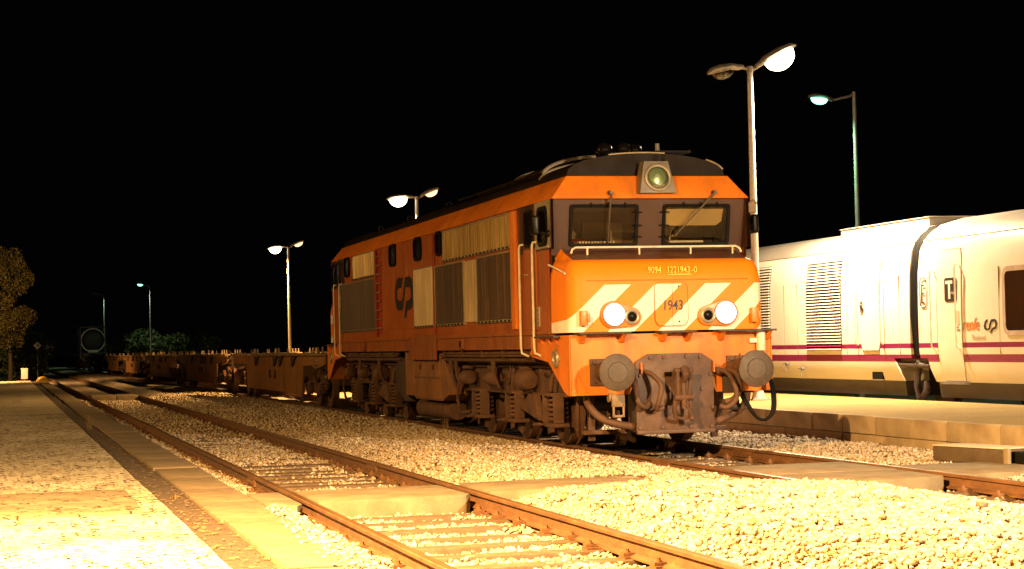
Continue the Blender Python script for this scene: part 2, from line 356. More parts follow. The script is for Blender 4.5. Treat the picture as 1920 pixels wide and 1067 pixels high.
def rail_mats():
    m, nt, p = new_mat('rail_rust'); v = coords(nt, (1, 0.3, 1)); n1 = noise(nt, v, 14, 6)
    col = ramp(nt, n1, [(0.3, (0.075, 0.030, 0.010)), (0.6, (0.135, 0.058, 0.019)), (0.8, (0.20, 0.095, 0.034))]); nt.links.new(col, p.inputs['Base Color'])
    p.inputs['Roughness'].default_value = 0.75; bump(nt, p, noise(nt, coords(nt), 60), 0.25)
    h, nt, p = new_mat('rail_head_steel'); n1 = noise(nt, coords(nt, (4, 0.15, 1)), 6, 5)
    nt.links.new(ramp(nt, n1, [(0.35, (0.20, 0.10, 0.04)), (0.65, (0.30, 0.18, 0.09))]), p.inputs['Base Color']); p.inputs['Metallic'].default_value = 0.7; p.inputs['Roughness'].default_value = 0.38
    s, nt, p = new_mat('rail_head_bright'); p.inputs['Base Color'].default_value = (0.55, 0.48, 0.42, 1); p.inputs['Metallic'].default_value = 0.95; p.inputs['Roughness'].default_value = 0.24
    return m, h, s
M['rail'], M['rail_head'], M['rail_bright'] = rail_mats()

def stone_mat():
    m, nt, p = new_mat('ballast_limestone'); at = N(nt, 'ShaderNodeAttribute', attribute_name='tone')
    col = ramp(nt, at.outputs['Fac'], [(0.0, (0.05, 0.03, 0.018)), (0.06, (0.20, 0.125, 0.065)), (0.16, (0.42, 0.27, 0.11)), (0.26, (0.33, 0.25, 0.17)), (0.7, (0.44, 0.36, 0.27)), (1.0, (0.58, 0.50, 0.40))])
    n1 = noise(nt, coords(nt), 45, 4); col = mixc(nt, ramp(nt, n1, [(0.4, (0,0,0)), (0.75, (0.5,)*3)]), col, (0.36, 0.25, 0.14))
    nt.links.new(col, p.inputs['Base Color']); p.inputs['Roughness'].default_value = 0.85; return m
M['stone'] = stone_mat()
def pebble_ground(name, stops, vscale, bstr, patch, patch_amt):
    m, nt, p = new_mat(name); v = coords(nt)
    vo = N(nt, 'ShaderNodeTexVoronoi'); vo.inputs['Scale'].default_value = vscale; nt.links.new(v, vo.inputs['Vector'])
    sx = N(nt, 'ShaderNodeSeparateColor'); nt.links.new(vo.outputs['Color'], sx.inputs[0])
    col = ramp(nt, sx.outputs[0], stops)
    col = mixc(nt, ramp(nt, noise(nt, v, 0.7, 6, 0.7), [(0.42, (0,0,0)), (0.68, (patch_amt,)*3)]), col, patch)
    nt.links.new(col, p.inputs['Base Color']); p.inputs['Roughness'].default_value = 0.9
    h = mth(nt, 'SUBTRACT', 1.0, vo.outputs['Distance']); bump(nt, p, h, bstr, 0.03); return m
M['ballast_bed'] = pebble_ground('ballast_bed', [(0.0, (0.10, 0.062, 0.034)), (0.3, (0.24, 0.175, 0.11)), (0.8, (0.38, 0.30, 0.22)), (1.0, (0.50, 0.42, 0.32))], 19, 1.0, (0.22, 0.15, 0.085), 0.5)  # bed tones lowered so shade between the stones is in the colour
M['gravel'] = pebble_ground('pale_gravel', [(0.0, (0.34, 0.25, 0.14)), (0.2, (0.48, 0.40, 0.28)), (0.8, (0.60, 0.53, 0.41)), (1.0, (0.70, 0.64, 0.52))], 30, 1.0, (0.27, 0.20, 0.095), 0.8)
M['platform'] = pebble_ground('platform_paving', [(0.0, (0.28, 0.185, 0.050)), (0.5, (0.36, 0.245, 0.068)), (1.0, (0.44, 0.31, 0.095))], 60, 0.5, (0.24, 0.15, 0.042), 0.7)

def leaf_mat(name, c1, c2):
    m, nt, p = new_mat(name); at = N(nt, 'ShaderNodeAttribute', attribute_name='tone')
    nt.links.new(ramp(nt, at.outputs['Fac'], [(0, c1), (1, c2)]), p.inputs['Base Color']); p.inputs['Roughness'].default_value = 0.6
    p.inputs['Subsurface Weight'].default_value = 0.0; return m
M['leaf'] = leaf_mat('tree_leaf', (0.05, 0.042, 0.010), (0.12, 0.090, 0.018))
M['leaf_green'] = leaf_mat('bush_leaf', (0.035, 0.055, 0.015), (0.075, 0.10, 0.03))

# ================================================================== the setting
NEAR_X, TALGO_X = -5.056, 8.77
def bed_height(x, y):
    """ballast surface: fill between the rails, a berm between the tracks heaped up in front of the crossing"""
    x = np.asarray(x, float); y = np.asarray(y, float)
    def bumpf(c, w0): return np.exp(-((x-c)/w0)**2)
    near = np.where((np.abs(x+5.056) < 0.80) | (np.abs(x) < 0.80), np.where(y < 2.5, -0.214, -0.182), -0.155)
    berm = 0.02*np.exp(-((x+2.45)/0.95)**4)+0.0*y
    heap = np.clip((-6.0-y)/3.6, 0, 1)
    heap = heap*0.22*np.exp(-((x+2.35)/1.15)**4)
    mid = (x > -4.0) & (x < -1.05)
    z = near + np.where(mid, (0.155+berm+heap)*np.clip((x+4.02)/0.55, 0, 1)*np.clip((-0.98-x)/0.35, 0, 1)*0.92, 0)
    right = x > 1.0
    z = z + np.where(right, np.clip((x-1.0)/0.8, 0, 1)*0.05, 0)
    left = x < -6.05
    z = z + np.where(left, np.clip((-6.05-x)/0.3, 0, 1)*0.06, 0)
    z = z + 0.018*np.sin(x*3.1+y*1.7)*np.sin(y*2.3-x*1.1)+0.012*np.sin(x*7+y*5.3)
    return z

s = MB(); s.add([(-900,-200,-0.42),(900,-200,-0.42),(900,1500,-0.42),(-900,1500,-0.42)], [(0,1,2,3)])
s.build('ground', M['ground'], smooth=False, kind='structure')

def grid_sheet(name, xs, ys, fz, mat, **tags):
    X, Y = np.meshgrid(xs, ys); Z = fz(X, Y); V = np.stack([X, Y, Z], -1).reshape(-1, 3); nx, ny = len(xs), len(ys)
    i = (np.arange(ny-1)[:, None]*nx+np.arange(nx-1)).ravel(); F = np.stack([i, i+1, i+1+nx, i+nx], 1)
    me = bpy.data.meshes.new(name); me.from_pydata(V.tolist(), [], F.tolist()); me.materials.append(mat)
    me.polygons.foreach_set('use_smooth', [True]*len(me.polygons)); me.update()
    o = bpy.data.objects.new(name, me); COL.objects.link(o)
    for k, v in tags.items(): o[k] = v
    return o
ys = np.concatenate([np.arange(-24, 12, 0.2), np.arange(12, 60, 0.8), np.arange(60, 260, 6)])
grid_sheet('ballast_bed', np.arange(-6.55, 3.56, 0.12), ys, lambda X, Y: bed_height(X, Y)-0.015, M['ballast_bed'], kind='structure')
grid_sheet('trackbed_talgo', np.arange(6.6, 11.5, 0.4), np.arange(-30, 200, 4.0), lambda X, Y: -0.30+0*X, M['ballast_bed'], kind='structure')

# pale gravel platform beside the near track
grid_sheet('gravel_platform', np.concatenate([np.arange(-60, -12, 4.0), np.arange(-12, -7.35, 0.2), [-7.28]]), np.concatenate([np.arange(-34, 20, 0.35), np.arange(20, 96, 2.0)]),
    lambda X, Y: 0.008*np.sin(X*2.1+Y*1.3)*np.sin(Y*1.9-X)+0.006*np.sin(X*5+Y*3.7)*np.clip((-7.3-X)/0.6, 0, 1), M['gravel'], kind='structure')
s = MB(); s.box(-7.30, -6.93, -34, 94, -0.3, -0.030); s.build('dirt_strip', M['dirt'], smooth=False, kind='structure')
kb = empty('kerb', (-6.655, -34, 0), kind='structure')
y = -34.0; kmesh = []
for i in range(6):
    s = MB(); j = lambda a: a+random.uniform(-0.012, 0.012)
    s.box(j(-0.275), j(0.275), 0, 1.965, -0.4, random.uniform(-0.006, 0.01)); kmesh.append(s.build('kerb_stone', M['kerb'], kb, bevel=0.018))
for i in range(62):
    o = kmesh[i] if i < 6 else kmesh[i % 6].copy()
    if i >= 6: COL.objects.link(o); o.parent = kb
    o.location = (random.uniform(-0.012, 0.012), i*2.0, random.uniform(-0.004, 0.004))

# ---- island platform with its block wall
s = MB(); s.box(3.52, 7.12, -40, 150, -0.42, 0.294); s.build('island_platform', M['platform'], smooth=False, kind='structure')
pw = empty('platform_wall', (3.38, -12, 0), label='low block wall of two courses edging the island platform', category='wall')
bl = []
for hgt, z0, z1 in (('u', 0.035, 0.30), ('l', -0.42, 0.028)):
    for L in (1.46, 1.88, 1.12, 2.2):
        s = MB(); s.box(0.0 if hgt == 'u' else 0.03, 0.138, 0, L-0.03, z0, z1); o = s.build('block', M['wall'], pw, bevel=0.012); bl.append((o, L, hgt))
for k, hgt in enumerate(('u', 'l')):
    y = 0.0; first = True; used = set(); it = 0
    while y < 75:
        cands = [b for b in bl if b[2] == hgt]; o, L, _ = cands[(it*3+it//3+k) % 4]; it += 1
        if o.name not in used: used.add(o.name); c = o
        else: c = o.copy(); COL.objects.link(c); c.parent = pw
        c.location = (random.uniform(-0.006, 0.006), y, random.uniform(-0.003, 0.003)); y += L

# ---- tracks
def rail_profile(head):
    return [(-0.07,-0.155),(0.07,-0.155),(0.07,-0.143),(0.015,-0.122),(0.010,-0.045),(0.036,-0.034),(0.037,-0.008),(0.030,0.0),(-0.030,0.0),(-0.037,-0.008),(-0.036,-0.034),(-0.010,-0.045),(-0.015,-0.122),(-0.07,-0.143)]
def make_rail(parent, x, y0, y1, headmat, step=18.0):
    P = rail_profile(0); n = len(P); yy = y0
    s = MB(); V = [(x+u, y0, v) for u, v in P]+[(x+u, y1, v) for u, v in P]
    for i in range(n):
        s.mi = 1 if i == 7 else 0; s.add([V[i], V[(i+1)%n], V[n+(i+1)%n], V[n+i]], [(0,1,2,3)])
    s.mi = 0; s.add(V[:n], [tuple(range(n))]); s.add(V[n:], [tuple(range(n))])
    return s.build('rail', [M['rail'], headmat], parent)
def sleeper_mesh(L=2.6):
    s = MB(); s.box(-L/2, L/2, -0.125, 0.125, -0.32, -0.158); return s
def clip_mesh():
    s = MB()
    s.cbox((0, 0, -0.150), (0.30, 0.15, 0.018))
    for q in (-0.105, 0.105):
        s.cbox((q, 0, -0.128), (0.09, 0.09, 0.03)); s.cyl((q*1.05, 0, -0.13), (q*1.05, 0, -0.085), 0.018, n=6); s.cyl((q*1.05, 0, -0.115), (q*1.05, 0, -0.104), 0.03, n=8)
    return s
def make_track(name, x, y0, y1, ys0, ys1, headmats, skip, label, spacing=0.74):
    t = empty(name, (x, y0, 0), label=label, category='railway track')
    for sx, hm in zip((-1, 1), headmats):
        r_ = make_rail(t, sx*0.87, 0, y1-y0, hm)
        # fishplates where two rail lengths meet
        for q in (2.9, 20.9, 38.9) if sx < 0 else (4.6, 22.6, 40.6):
            s = MB()
            for e in (-1, 1): s.cbox((sx*0.87+e*0.026, q-y0-5, -0.078), (0.03, 0.62, 0.085))
            for e in (-0.22, -0.08, 0.08, 0.22): s.cyl((sx*0.87-0.055, q-y0-5+e, -0.078), (sx*0.87+0.055, q-y0-5+e, -0.078), 0.016, n=6)
            s.build('fishplate', M['rail'], r_, smooth=False)
    sl = [sleeper_mesh().build('sleeper', M['sleeper'], t, bevel=0.02) for _ in range(1)][0]
    cl = clip_mesh().build('rail_fastening', M['rail'], sl, smooth=False)
    y = ys0; first = True
    while y < ys1:
        yy = y+random.uniform(-0.05, 0.05)
        if not any(a < yy < b for a, b in skip):
            if first: o, c, first = sl, cl, False
            else:
                o = sl.copy(); COL.objects.link(o); o.parent = t; c = cl.copy(); COL.objects.link(c); c.parent = o
            o.location = (random.uniform(-0.04, 0.04), yy-y0, random.uniform(-0.012, 0.006)); o.rotation_euler = (0, 0, random.uniform(-0.012, 0.012))
            c.location = (-0.87, 0, 0)
            if yy < 25:
                c2 = cl.copy(); COL.objects.link(c2); c2.parent = o; c2.location = (0.87, 0, 0)
        y += spacing
    return t
make_track('railway_track', NEAR_X, -24, 240, -14.0, 52, (M['rail_head'], M['rail_head']), [(-6.5, -4.6), (43.5, 46)], 'empty rusty track on timber sleepers beside the pale kerb')
make_track('railway_track', 0.0, -14, 240, -12.0, 24, (M['rail_bright'], M['rail_bright']), [(-6.6, -3.9)], 'track under the orange locomotive and its wagons')
tt = empty('railway_track', (TALGO_X, -30, 0), label='track under the white passenger train behind the platform', category='railway track')
for sx in (-1, 1): make_rail(tt, sx*0.87, 0, 230, M['rail_bright'])

# ---- level crossing slabs
def slab(poly, z0, z1, label, group='concrete crossing slabs', bevel=0.02):
    cx = sum(p[0] for p in poly)/len(poly); cy = sum(p[1] for p in poly)/len(poly)
    s = MB(); s.prism([(a-cx, b-cy) for a, b in poly], 2, z0, z1)
    o = s.build('crossing_slab', M['concrete'], None, bevel=bevel, label=label, category='slab', group=group); o.location = (cx, cy, 0); return o
slab([(-5.83,-4.82),(-4.30,-4.72),(-4.28,-6.10),(-4.34,-6.22),(-4.45,-6.28),(-5.83,-6.32)], -0.30, -0.012, 'long concrete crossing slab lying between the rails of the empty track')
slab([(-6.36,-4.95),(-6.02,-4.95),(-6.02,-6.55),(-6.10,-6.78),(-6.36,-6.70)], -0.30, -0.006, 'short concrete crossing slab between the kerb and the empty track')
slab([(-4.08,-4.75),(-2.05,-4.55),(-2.05,-6.0),(-4.08,-6.1)], -0.30, 0.0, 'concrete crossing slab in the ballast between the two tracks')
slab([(-0.78,-3.75),(0.78,-3.70),(0.78,-5.2),(-0.78,-5.25)], -0.30, -0.010, 'worn crossing slab between the locomotive rails, nearer the locomotive')
slab([(-0.78,-5.27),(0.78,-5.22),(0.76,-6.35),(0.2,-6.55),(-0.70,-6.5)], -0.30, -0.016, 'worn crossing slab with a broken edge between the locomotive rails')
slab([(0.98,-4.2),(2.5,-4.2),(2.5,-5.75),(1.7,-5.9),(0.98,-5.95)], -0.30, -0.045, 'crossing slab beside the long cable box below the platform wall')
slab([(-5.83,43.8),(-5.0,43.8),(-5.0,46.2),(-5.83,46.2)], -0.30, 0.02, 'distant crossing slab beside the left rail of the empty track')
slab([(-4.98,43.8),(-4.25,43.8),(-4.25,46.2),(-4.98,46.2)], -0.30, 0.02, 'distant crossing slab beside the right rail of the empty track')
for (a, b, lab) in ((-3.95, -5.55, 'pale concrete paving slab set flush in the white gravel, its far half'), (-5.58, -6.95, 'pale concrete paving slab set flush in the white gravel, its near half')):
    s = MB(); s.box(-2.6, 0.0, 0, a-b, -0.15, 0.022); o = s.build('paving_slab', M['concrete'], None, bevel=0.01, label=lab, category='slab'); o.location = (-7.52, b, 0)

# ---- ballast stones: real, uncountable
CV = np.array([(-1,-1,-1),(1,-1,-1),(1,1,-1),(-1,1,-1),(-1,-1,1),(1,-1,1),(1,1,1),(-1,1,1)], float)/3**.5
CF = np.array([(0,2,1),(0,3,2),(4,5,6),(4,6,7),(0,1,5),(0,5,4),(1,2,6),(1,6,5),(2,3,7),(2,7,6),(3,0,4),(3,4,7)])
def stones(name, P, size, mat, **tags):
    NV = 8; n = len(P); q = rng.normal(size=(n, 4)); q /= np.linalg.norm(q, axis=1)[:, None]; a, b, c, d = q.T
    Rm = np.stack([1-2*(c*c+d*d), 2*(b*c-a*d), 2*(b*d+a*c), 2*(b*c+a*d), 1-2*(b*b+d*d), 2*(c*d-a*b), 2*(b*d-a*c), 2*(c*d+a*b), 1-2*(b*b+c*c)], 1).reshape(n, 3, 3)
    V = CV[None]*(1+rng.uniform(-0.34, 0.22, (n, 8, 3)))*1.12; V = V*(np.stack([rng.uniform(0.8, 1.45, n), rng.uniform(0.7, 1.0, n), rng.uniform(0.42, 0.75, n)], 1)*size[:, None])[:, None, :]
    V = np.einsum('nij,nkj->nki', Rm, V)
    V[:, :, 2] *= 0.8; V = V+P[:, None, :]
    F = (CF[None]+(np.arange(n)*8)[:, None, None]).reshape(-1)
    me = bpy.data.meshes.new(name); me.vertices.add(n*8); me.vertices.foreach_set('co', V.reshape(-1).astype(np.float32))
    me.loops.add(len(F)); me.loops.foreach_set('vertex_index', F.astype(np.int32)); nf = len(F)//3
    me.polygons.add(nf); me.polygons.foreach_set('loop_start', (np.arange(nf)*3).astype(np.int32)); me.polygons.foreach_set('loop_total', np.full(nf, 3, np.int32))
    me.update(calc_edges=True); at = me.attributes.new('tone', 'FLOAT', 'FACE'); at.data.foreach_set('value', np.repeat(rng.random(n), 12).astype(np.float32))
    me.materials.append(mat); o = bpy.data.objects.new(name, me); COL.objects.link(o)
    for k, v in tags.items(): o[k] = v
    return o
def scatter(x0, x1, y0, y1, dens, smin, smax):
    n = int((x1-x0)*(y1-y0)*dens); x = rng.uniform(x0, x1, n); y = rng.uniform(y0, y1, n); sz = rng.uniform(smin, smax, n)*np.where(rng.random(n) < 0.06, 1.45, 1.0)
    keep = np.ones(n, bool)
    for cx in (NEAR_X-0.87, NEAR_X+0.87, -0.87, 0.87): keep &= np.abs(x-cx) > 0.072
    ins = lambda a, b, c, d: (x > a) & (x < b) & (y > c) & (y < d)
    for a in ((-6.35, -6.05, -6.6, -4.95), (-5.85, -4.28, -6.25, -4.8), (-4.1, -2.15, -6.0, -4.72), (-0.8, 0.8, -6.4, -3.75), (0.98, 2.45, -5.8, -4.2), (-5.85, -4.2, 43.8, 46.2)): keep &= ~ins(*a)
    x, y, sz = x[keep], y[keep], sz[keep]; z = bed_height(x, y)+sz*rng.uniform(-0.35, 0.45, len(x))
    # between the rails the stones lie a little lower on the sleepers
    inn = (np.abs(x-NEAR_X) < 0.8) | (np.abs(x) < 0.8); z = np.where(inn, z+rng.uniform(-0.01, 0.022, len(z)), z)
    return np.stack([x, y, z], 1), sz
PS = [scatter(*a) for a in ((-4.2, -0.6, -16.5, -13.8, 600, 0.018, 0.034), (-6.36, -0.6, -13.8, -2, 820, 0.018, 0.034), (-0.6, 3.34, -9.5, 2, 480, 0.018, 0.034), (-6.36, -0.95, -2, 10, 520, 0.020, 0.036),
    (-6.36, -0.9, 10, 45, 150, 0.026, 0.046), (0.9, 3.34, 2, 30, 110, 0.026, 0.045))]
nk = 420; kx = rng.uniform(-6.62, -6.36, nk); ky = rng.uniform(-13.5, -6.9, nk); kx = np.where(kx < -6.42-0.05*(-6.9-ky)*rng.uniform(0.2, 1.3, nk), -6.36+rng.uniform(0, 0.1, nk), kx); ks = rng.uniform(0.014, 0.028, nk); PS.append((np.stack([kx, ky, 0.006+ks*0.35], 1), ks))
stones('ballast_stones', np.concatenate([p for p, _ in PS]), np.concatenate([q for _, q in PS]), M['stone'], kind='stuff', label='loose pale limestone ballast along the tracks', category='ballast')

# ---- dead leaves and straw on the pale gravel
def flakes(name, n, xr, yr, zf, size, mat, lift=0.012, **tags):
    x = rng.uniform(*xr, n); y = rng.uniform(*yr, n); a = rng.uniform(0, 6.28, n); L = rng.uniform(0.5, 1.6, n)*size; W = L*rng.uniform(0.12, 0.4, n); ti = rng.uniform(-0.35, 0.35, n)
    V = []
    for sa, sb in ((-1,-1),(1,-1),(1,1),(-1,1)):
        V.append(np.stack([x+np.cos(a)*L*sa-np.sin(a)*W*sb, y+np.sin(a)*L*sa+np.cos(a)*W*sb, zf+lift+np.abs(ti)*L*0.4*(sa > 0)+0.006*rng.random(n)], 1))
    V = np.stack(V, 1).reshape(-1, 3); F = np.arange(n*4).reshape(-1, 4)
    me = bpy.data.meshes.new(name); me.from_pydata(V.tolist(), [], F.tolist()); me.materials.append(mat)
    o = bpy.data.objects.new(name, me); COL.objects.link(o)
    for k, v in tags.items(): o[k] = v
flakes('leaf_litter', 6500, (-9.6, -7.3), (-13.5, 25), 0.006, 0.034, M['litter'], kind='stuff', label='dead leaves strewn over the pale gravel', category='leaves')
flakes('straw', 520, (-7.28, -6.95), (-13.5, 12), -0.030, 0.026, M['straw'], kind='stuff', label='dry straw lying in the dark dirt strip', category='straw')

# ---- tufts of dry grass
def tuft(loc, n, h, mat, label):
    s = MB()
    for i in range(n):
        a = random.uniform(0, 6.28); l = h*random.uniform(0.5, 1.1); le = random.uniform(0.1, 0.9); b = Vector((math.cos(a), math.sin(a), 0)); o = Vector((random.uniform(-.05, .05), random.uniform(-.05, .05), 0)); sd = Vector((-b.y, b.x, 0))*0.006
        p1 = o+b*l*le*0.35+Vector((0,0,l*0.65)); p2 = o+b*l*le+Vector((0,0,l*(1-le*0.35)))
        s.add([o-sd, o+sd, p1+sd*0.7, p1-sd*0.7, p2], [(0,1,2,3), (3,2,4)])
    o = s.build('grass_tuft', mat, None, smooth=False, label=label, category='grass'); o.location = loc; return o
tuft((-7.12, 14.5, -0.035), 18, 0.40, M['straw'], 'thin dry grass tuft growing in the dark dirt strip by the kerb')
tuft((-1.12, 9.0, -0.02), 16, 0.30, M['straw'], 'small dry weed beside the rail under the locomotive battery box')
tuft((-7.1, -4.9, -0.035), 8, 0.10, M['straw'], 'few flattened straw stalks in the dirt strip by the crossing')

# ---- cable box below the platform wall
cb = empty('cable_box', (2.60, -4.62, -0.12), rz=R(13), label='long weathered cable box with pale lid at the foot of the platform wall', category='box')
s = MB(); s.box(-0.22, 0.22, 0, 1.25, 0.06, 0.235); s.build('case', M['box_side'], cb, bevel=0.012)
s = MB(); s.box(-0.225, 0.225, -0.005, 1.255, 0.237, 0.252); s.build('lid', M['box_lid'], cb, bevel=0.006)
s = MB(); s.box(-0.25, -0.20, -0.10, -0.018, -0.03, 0.25); s.build('end_post', M['concrete'], cb, bevel=0.01)
s = MB(); s.box(-0.12, 0.16, -0.26, -0.018, 0.04, 0.21); s.cyl((0.05, -0.26, 0.14), (0.05, -0.42, 0.14), 0.045, n=10); s.build('connector', M['black'], cb, bevel=0.01)
for q in (0.2, 0.95):
    s = MB(); s.box(-0.18, 0.18, q, q+0.08, -0.12, 0.059); s.build('foot', M['grime_dark'], cb)

# ================================================================== station lamps
def lamp_head(parent, loc, rz, tilt, lens_mat, name='lamp_head', light=None, L=0.62, bowl=0.165):
    """a bowl lantern reaching out along local +X, its lens below"""
    B = Matrix.Translation(loc) @ Matrix.Rotation(rz, 4, 'Z') @ Matrix.Rotation(-tilt, 4, 'Y')
    def ring(x, w_, z0, z1):
        P = []
        for i in range(10):
            a = math.pi*2*i/10; P.append((x, w_*math.cos(a), (z0+z1)/2+(z1-z0)/2*math.sin(a)))
        return P
    s = MB(); s.loft([[B @ Vector(p) for p in ring(*q)] for q in ((0.0, 0.05, -0.03, 0.06), (0.12, 0.09, -0.03, 0.09), (0.24, 0.15, 0.0, 0.13), (0.24+L*0.45, 0.17, 0.0, 0.15), (0.24+L*0.75, 0.14, 0.0, 0.12), (0.24+L*0.88, 0.06, 0.0, 0.06))])
    h = s.build('lantern_housing', M['lamp_shell'], parent)
    s = MB(); nx = 9; rings = []
    for k in range(nx+1):
        t = k/nx; x = 0.20+L*0.82*t; w_ = bowl*math.sqrt(max(0.02, 1-(2*t-1)**2)); rings.append([B @ Vector((x, w_*math.cos(a), -0.002-w_*1.0*math.sin(a))) for a in [math.pi*i/8 for i in range(9)]])
    s.loft(rings); s.build('lens', lens_mat, h)
    if light:
        ld = bpy.data.lights.new('lamp_light', 'SPOT'); ld.spot_size = R(light[3] if len(light) > 3 else 172); ld.spot_blend = light[4] if len(light) > 4 else 1.0; ld.use_custom_distance = False; ld.energy = light[0]*POWER; ld.color = light[1]; ld.shadow_soft_size = 0.10
        lo = bpy.data.objects.new('lamp_light', ld); COL.objects.link(lo); lo.parent = parent; lo.location = B @ Vector((0.24+L*0.4, 0, -bowl-0.16)); lo.rotation_euler = (Matrix.Rotation(rz, 4, 'Z') @ Matrix.Rotation(-R(light[2] if len(light) > 2 else 8), 4, 'Y')).to_euler()
    return h
def lamp_post(loc, height, heads, label, r=0.085, mat=None, arm=0.16, group=None):
    p = empty('lamp_post', loc, label=label, category='lamp post')
    if group: p['group'] = group
    s = MB(); s.cyl((0,0,0.02), (0,0,height), r, r*0.62, n=16); s.build('pole', mat or M['galv'], p)
    s = MB(); s.cbox((0,0,0.012), (0.36, 0.36, 0.024)); s.lathe([(0.02, r*1.7), (0.14, r*1.25), (0.18, r*1.02)], (0,0,0), (0,0,1), 16)
    for a in (-1, 1):
        for b in (-1, 1): s.cyl((a*0.14, b*0.14, 0.02), (a*0.14, b*0.14, 0.06), 0.014, n=6)
    s.build('base_plate', M['galv'], p)
    s = MB(); s.cyl((0,0,height-0.06), (0,0,height+0.06), r*0.75, n=12)
    for (rz, tilt, lens, light) in heads:
        d = Vector((math.cos(rz), math.sin(rz), 0)); s.tube([Vector((0,0,height)), Vector((0,0,height))+d*arm*0.6+Vector((0,0,0.02)), Vector((0,0,height))+d*arm+Vector((0,0,0.04))], 0.028, 8)
    s.build('bracket', M['lamp_shell'], p)
    for (rz, tilt, lens, light) in heads:
        d = Vector((math.cos(rz), math.sin(rz), 0)); lamp_head(p, Vector((0,0,height+0.04))+d*arm*0.8, rz, tilt, lens, light=light, L=0.78 if light else 0.56, bowl=0.29 if light else 0.15)  # lit lanterns get oversized bowls to take in the glare around the lamp
    return p
KW = 1000.0
G = 'sodium lamp posts along the island platform'
lamp_post((5.10, 9.6, 0.296), 6.30, [(R(0), R(27), M['sodium'], (9.5*KW, PALE, 0)), (R(180), R(-12), M['lens'], None)], 'tall pale lamp post with one blazing lantern beside the locomotive cab', group=G)
lamp_post((5.10, 40.6, 0.296), 6.30, [(R(180), R(-6), M['sodium'], (14*KW, SODIUM)), (R(0), R(22), M['dim_lens'], None)], 'lamp post with glowing lantern rising behind the locomotive roof', group=G)
lamp_post((5.10, 72.0, 0.296), 6.30, [(R(180), R(-6), M['sodium'], (10*KW, SODIUM)), (R(0), R(22), M['dim_lens'], None)], 'lamp post with glowing lantern behind the empty container wagons', group=G)
lamp_post((5.10, -21.4, 0.296), 6.30, [(R(120), R(8), M['sodium'], (22*KW, PALE, 30)), (R(50), R(14), M['sodium'], (12*KW, PALE, 25))], 'lamp post on the bare end of the island platform ahead of the locomotive', group=G)
G2 = 'sodium lamp posts on the gravel platform'
lamp_post((-10.9, -13.0, 0.0), 6.6, [(R(0), R(8), M['sodium'], (42*KW, SODIUM, 8, 172, 0.72))], 'lamp post on the white gravel near the paving slab', group=G2)
lamp_post((-11.6, 92.0, 0.0), 6.6, [(R(-60), R(8), M['sodium'], (10*KW, SODIUM, 0, 125)), (R(72), R(8), M['sodium'], (7*KW, SODIUM, 62, 150))], 'lamp post at the far end of the gravel platform by the tree', group=G2)
lamp_post((-25.0, 14.0, 0.0), 9.0, [(R(0), R(8), M['sodium'], (9.5*KW, SODIUM, 33))], 'tall lamp post standing back on the gravel forecourt', group=G2)
MERC = (0.45, 1.0, 0.55)
G3 = 'greenish street lamps beyond the tracks'
def street_lamp(px, Y, zt, side, label, power, lens, col=MERC, out=0.55, rise=0.28):
    q = at_depth(px[0], px[1], Y); h = q.z+0.4
    p = empty('street_lamp', (q.x, Y, -0.40), label=label, category='street lamp', group=G3)
    s = MB(); s.cyl((0,0,0), (0,0,h), 0.085, 0.05, n=12); s.build('pole', M['galv'], p)
    s = MB(); s.tube([(0,0,h-0.05), (side*0.15, 0, h+0.02+rise*0.6), (side*out, 0, h+rise)], 0.035, 8); s.build('arm', M['galv'], p)
    lamp_head(p, Vector((side*(out-0.1), 0, h+rise)), R(180) if side < 0 else 0, R(6), lens, light=(power, col)); return p
street_lamp((1601, 172), 26, 0, -1, 'tall greenish street lamp rising behind the white train', 900, M['green_lens'], out=0.72, rise=-0.26)
street_lamp((281, 540), 160, 0, -1, 'distant street lamp with small green lantern above the dark bushes', 900, M['green_lens'], (0.75, 0.95, 0.65), rise=0.30)
street_lamp((195, 556), 213, 0, -1, 'distant dim street lamp beside the tank container', 900, M['lens'])

# ================================================================== the locomotive
loco = empty('locomotive', (0.02, 0, 0), label='orange diesel locomotive 1943 with white diagonal nose stripes, headlights lit', category='locomotive')
HW = 1.45; LEN = 20.1
OX = 0.02
def SD(px, py, x=-HW): q = on_plane(px, py, 0, x+OX); return q.y, q.z          # photo pixel -> (y, z) on the near side
def FR(px, py, y): q = on_plane(px, py, 1, y); return q.x-OX, q.z               # photo pixel -> (x, z) on a frontal plane
# --- body shell between the cabs
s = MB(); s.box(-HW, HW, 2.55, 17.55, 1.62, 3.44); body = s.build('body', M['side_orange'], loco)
# --- sloping cove all round below the roof, forming the brow over the windscreens
s = MB(); lo = [(-HW,0.70,3.45),(HW,0.70,3.45),(HW,LEN-0.7,3.45),(-HW,LEN-0.7,3.45)]; up = [(-1.19,0.84,3.775),(1.19,0.84,3.775),(1.19,LEN-0.84,3.775),(-1.19,LEN-0.84,3.775)]
s.add(lo+up, [(0,1,2,3),(4,5,6,7),(0,1,5,4),(1,2,6,5),(2,3,7,6),(3,0,4,7)]); s.build('roof_cove', M['orange'], loco, bevel=0.012)
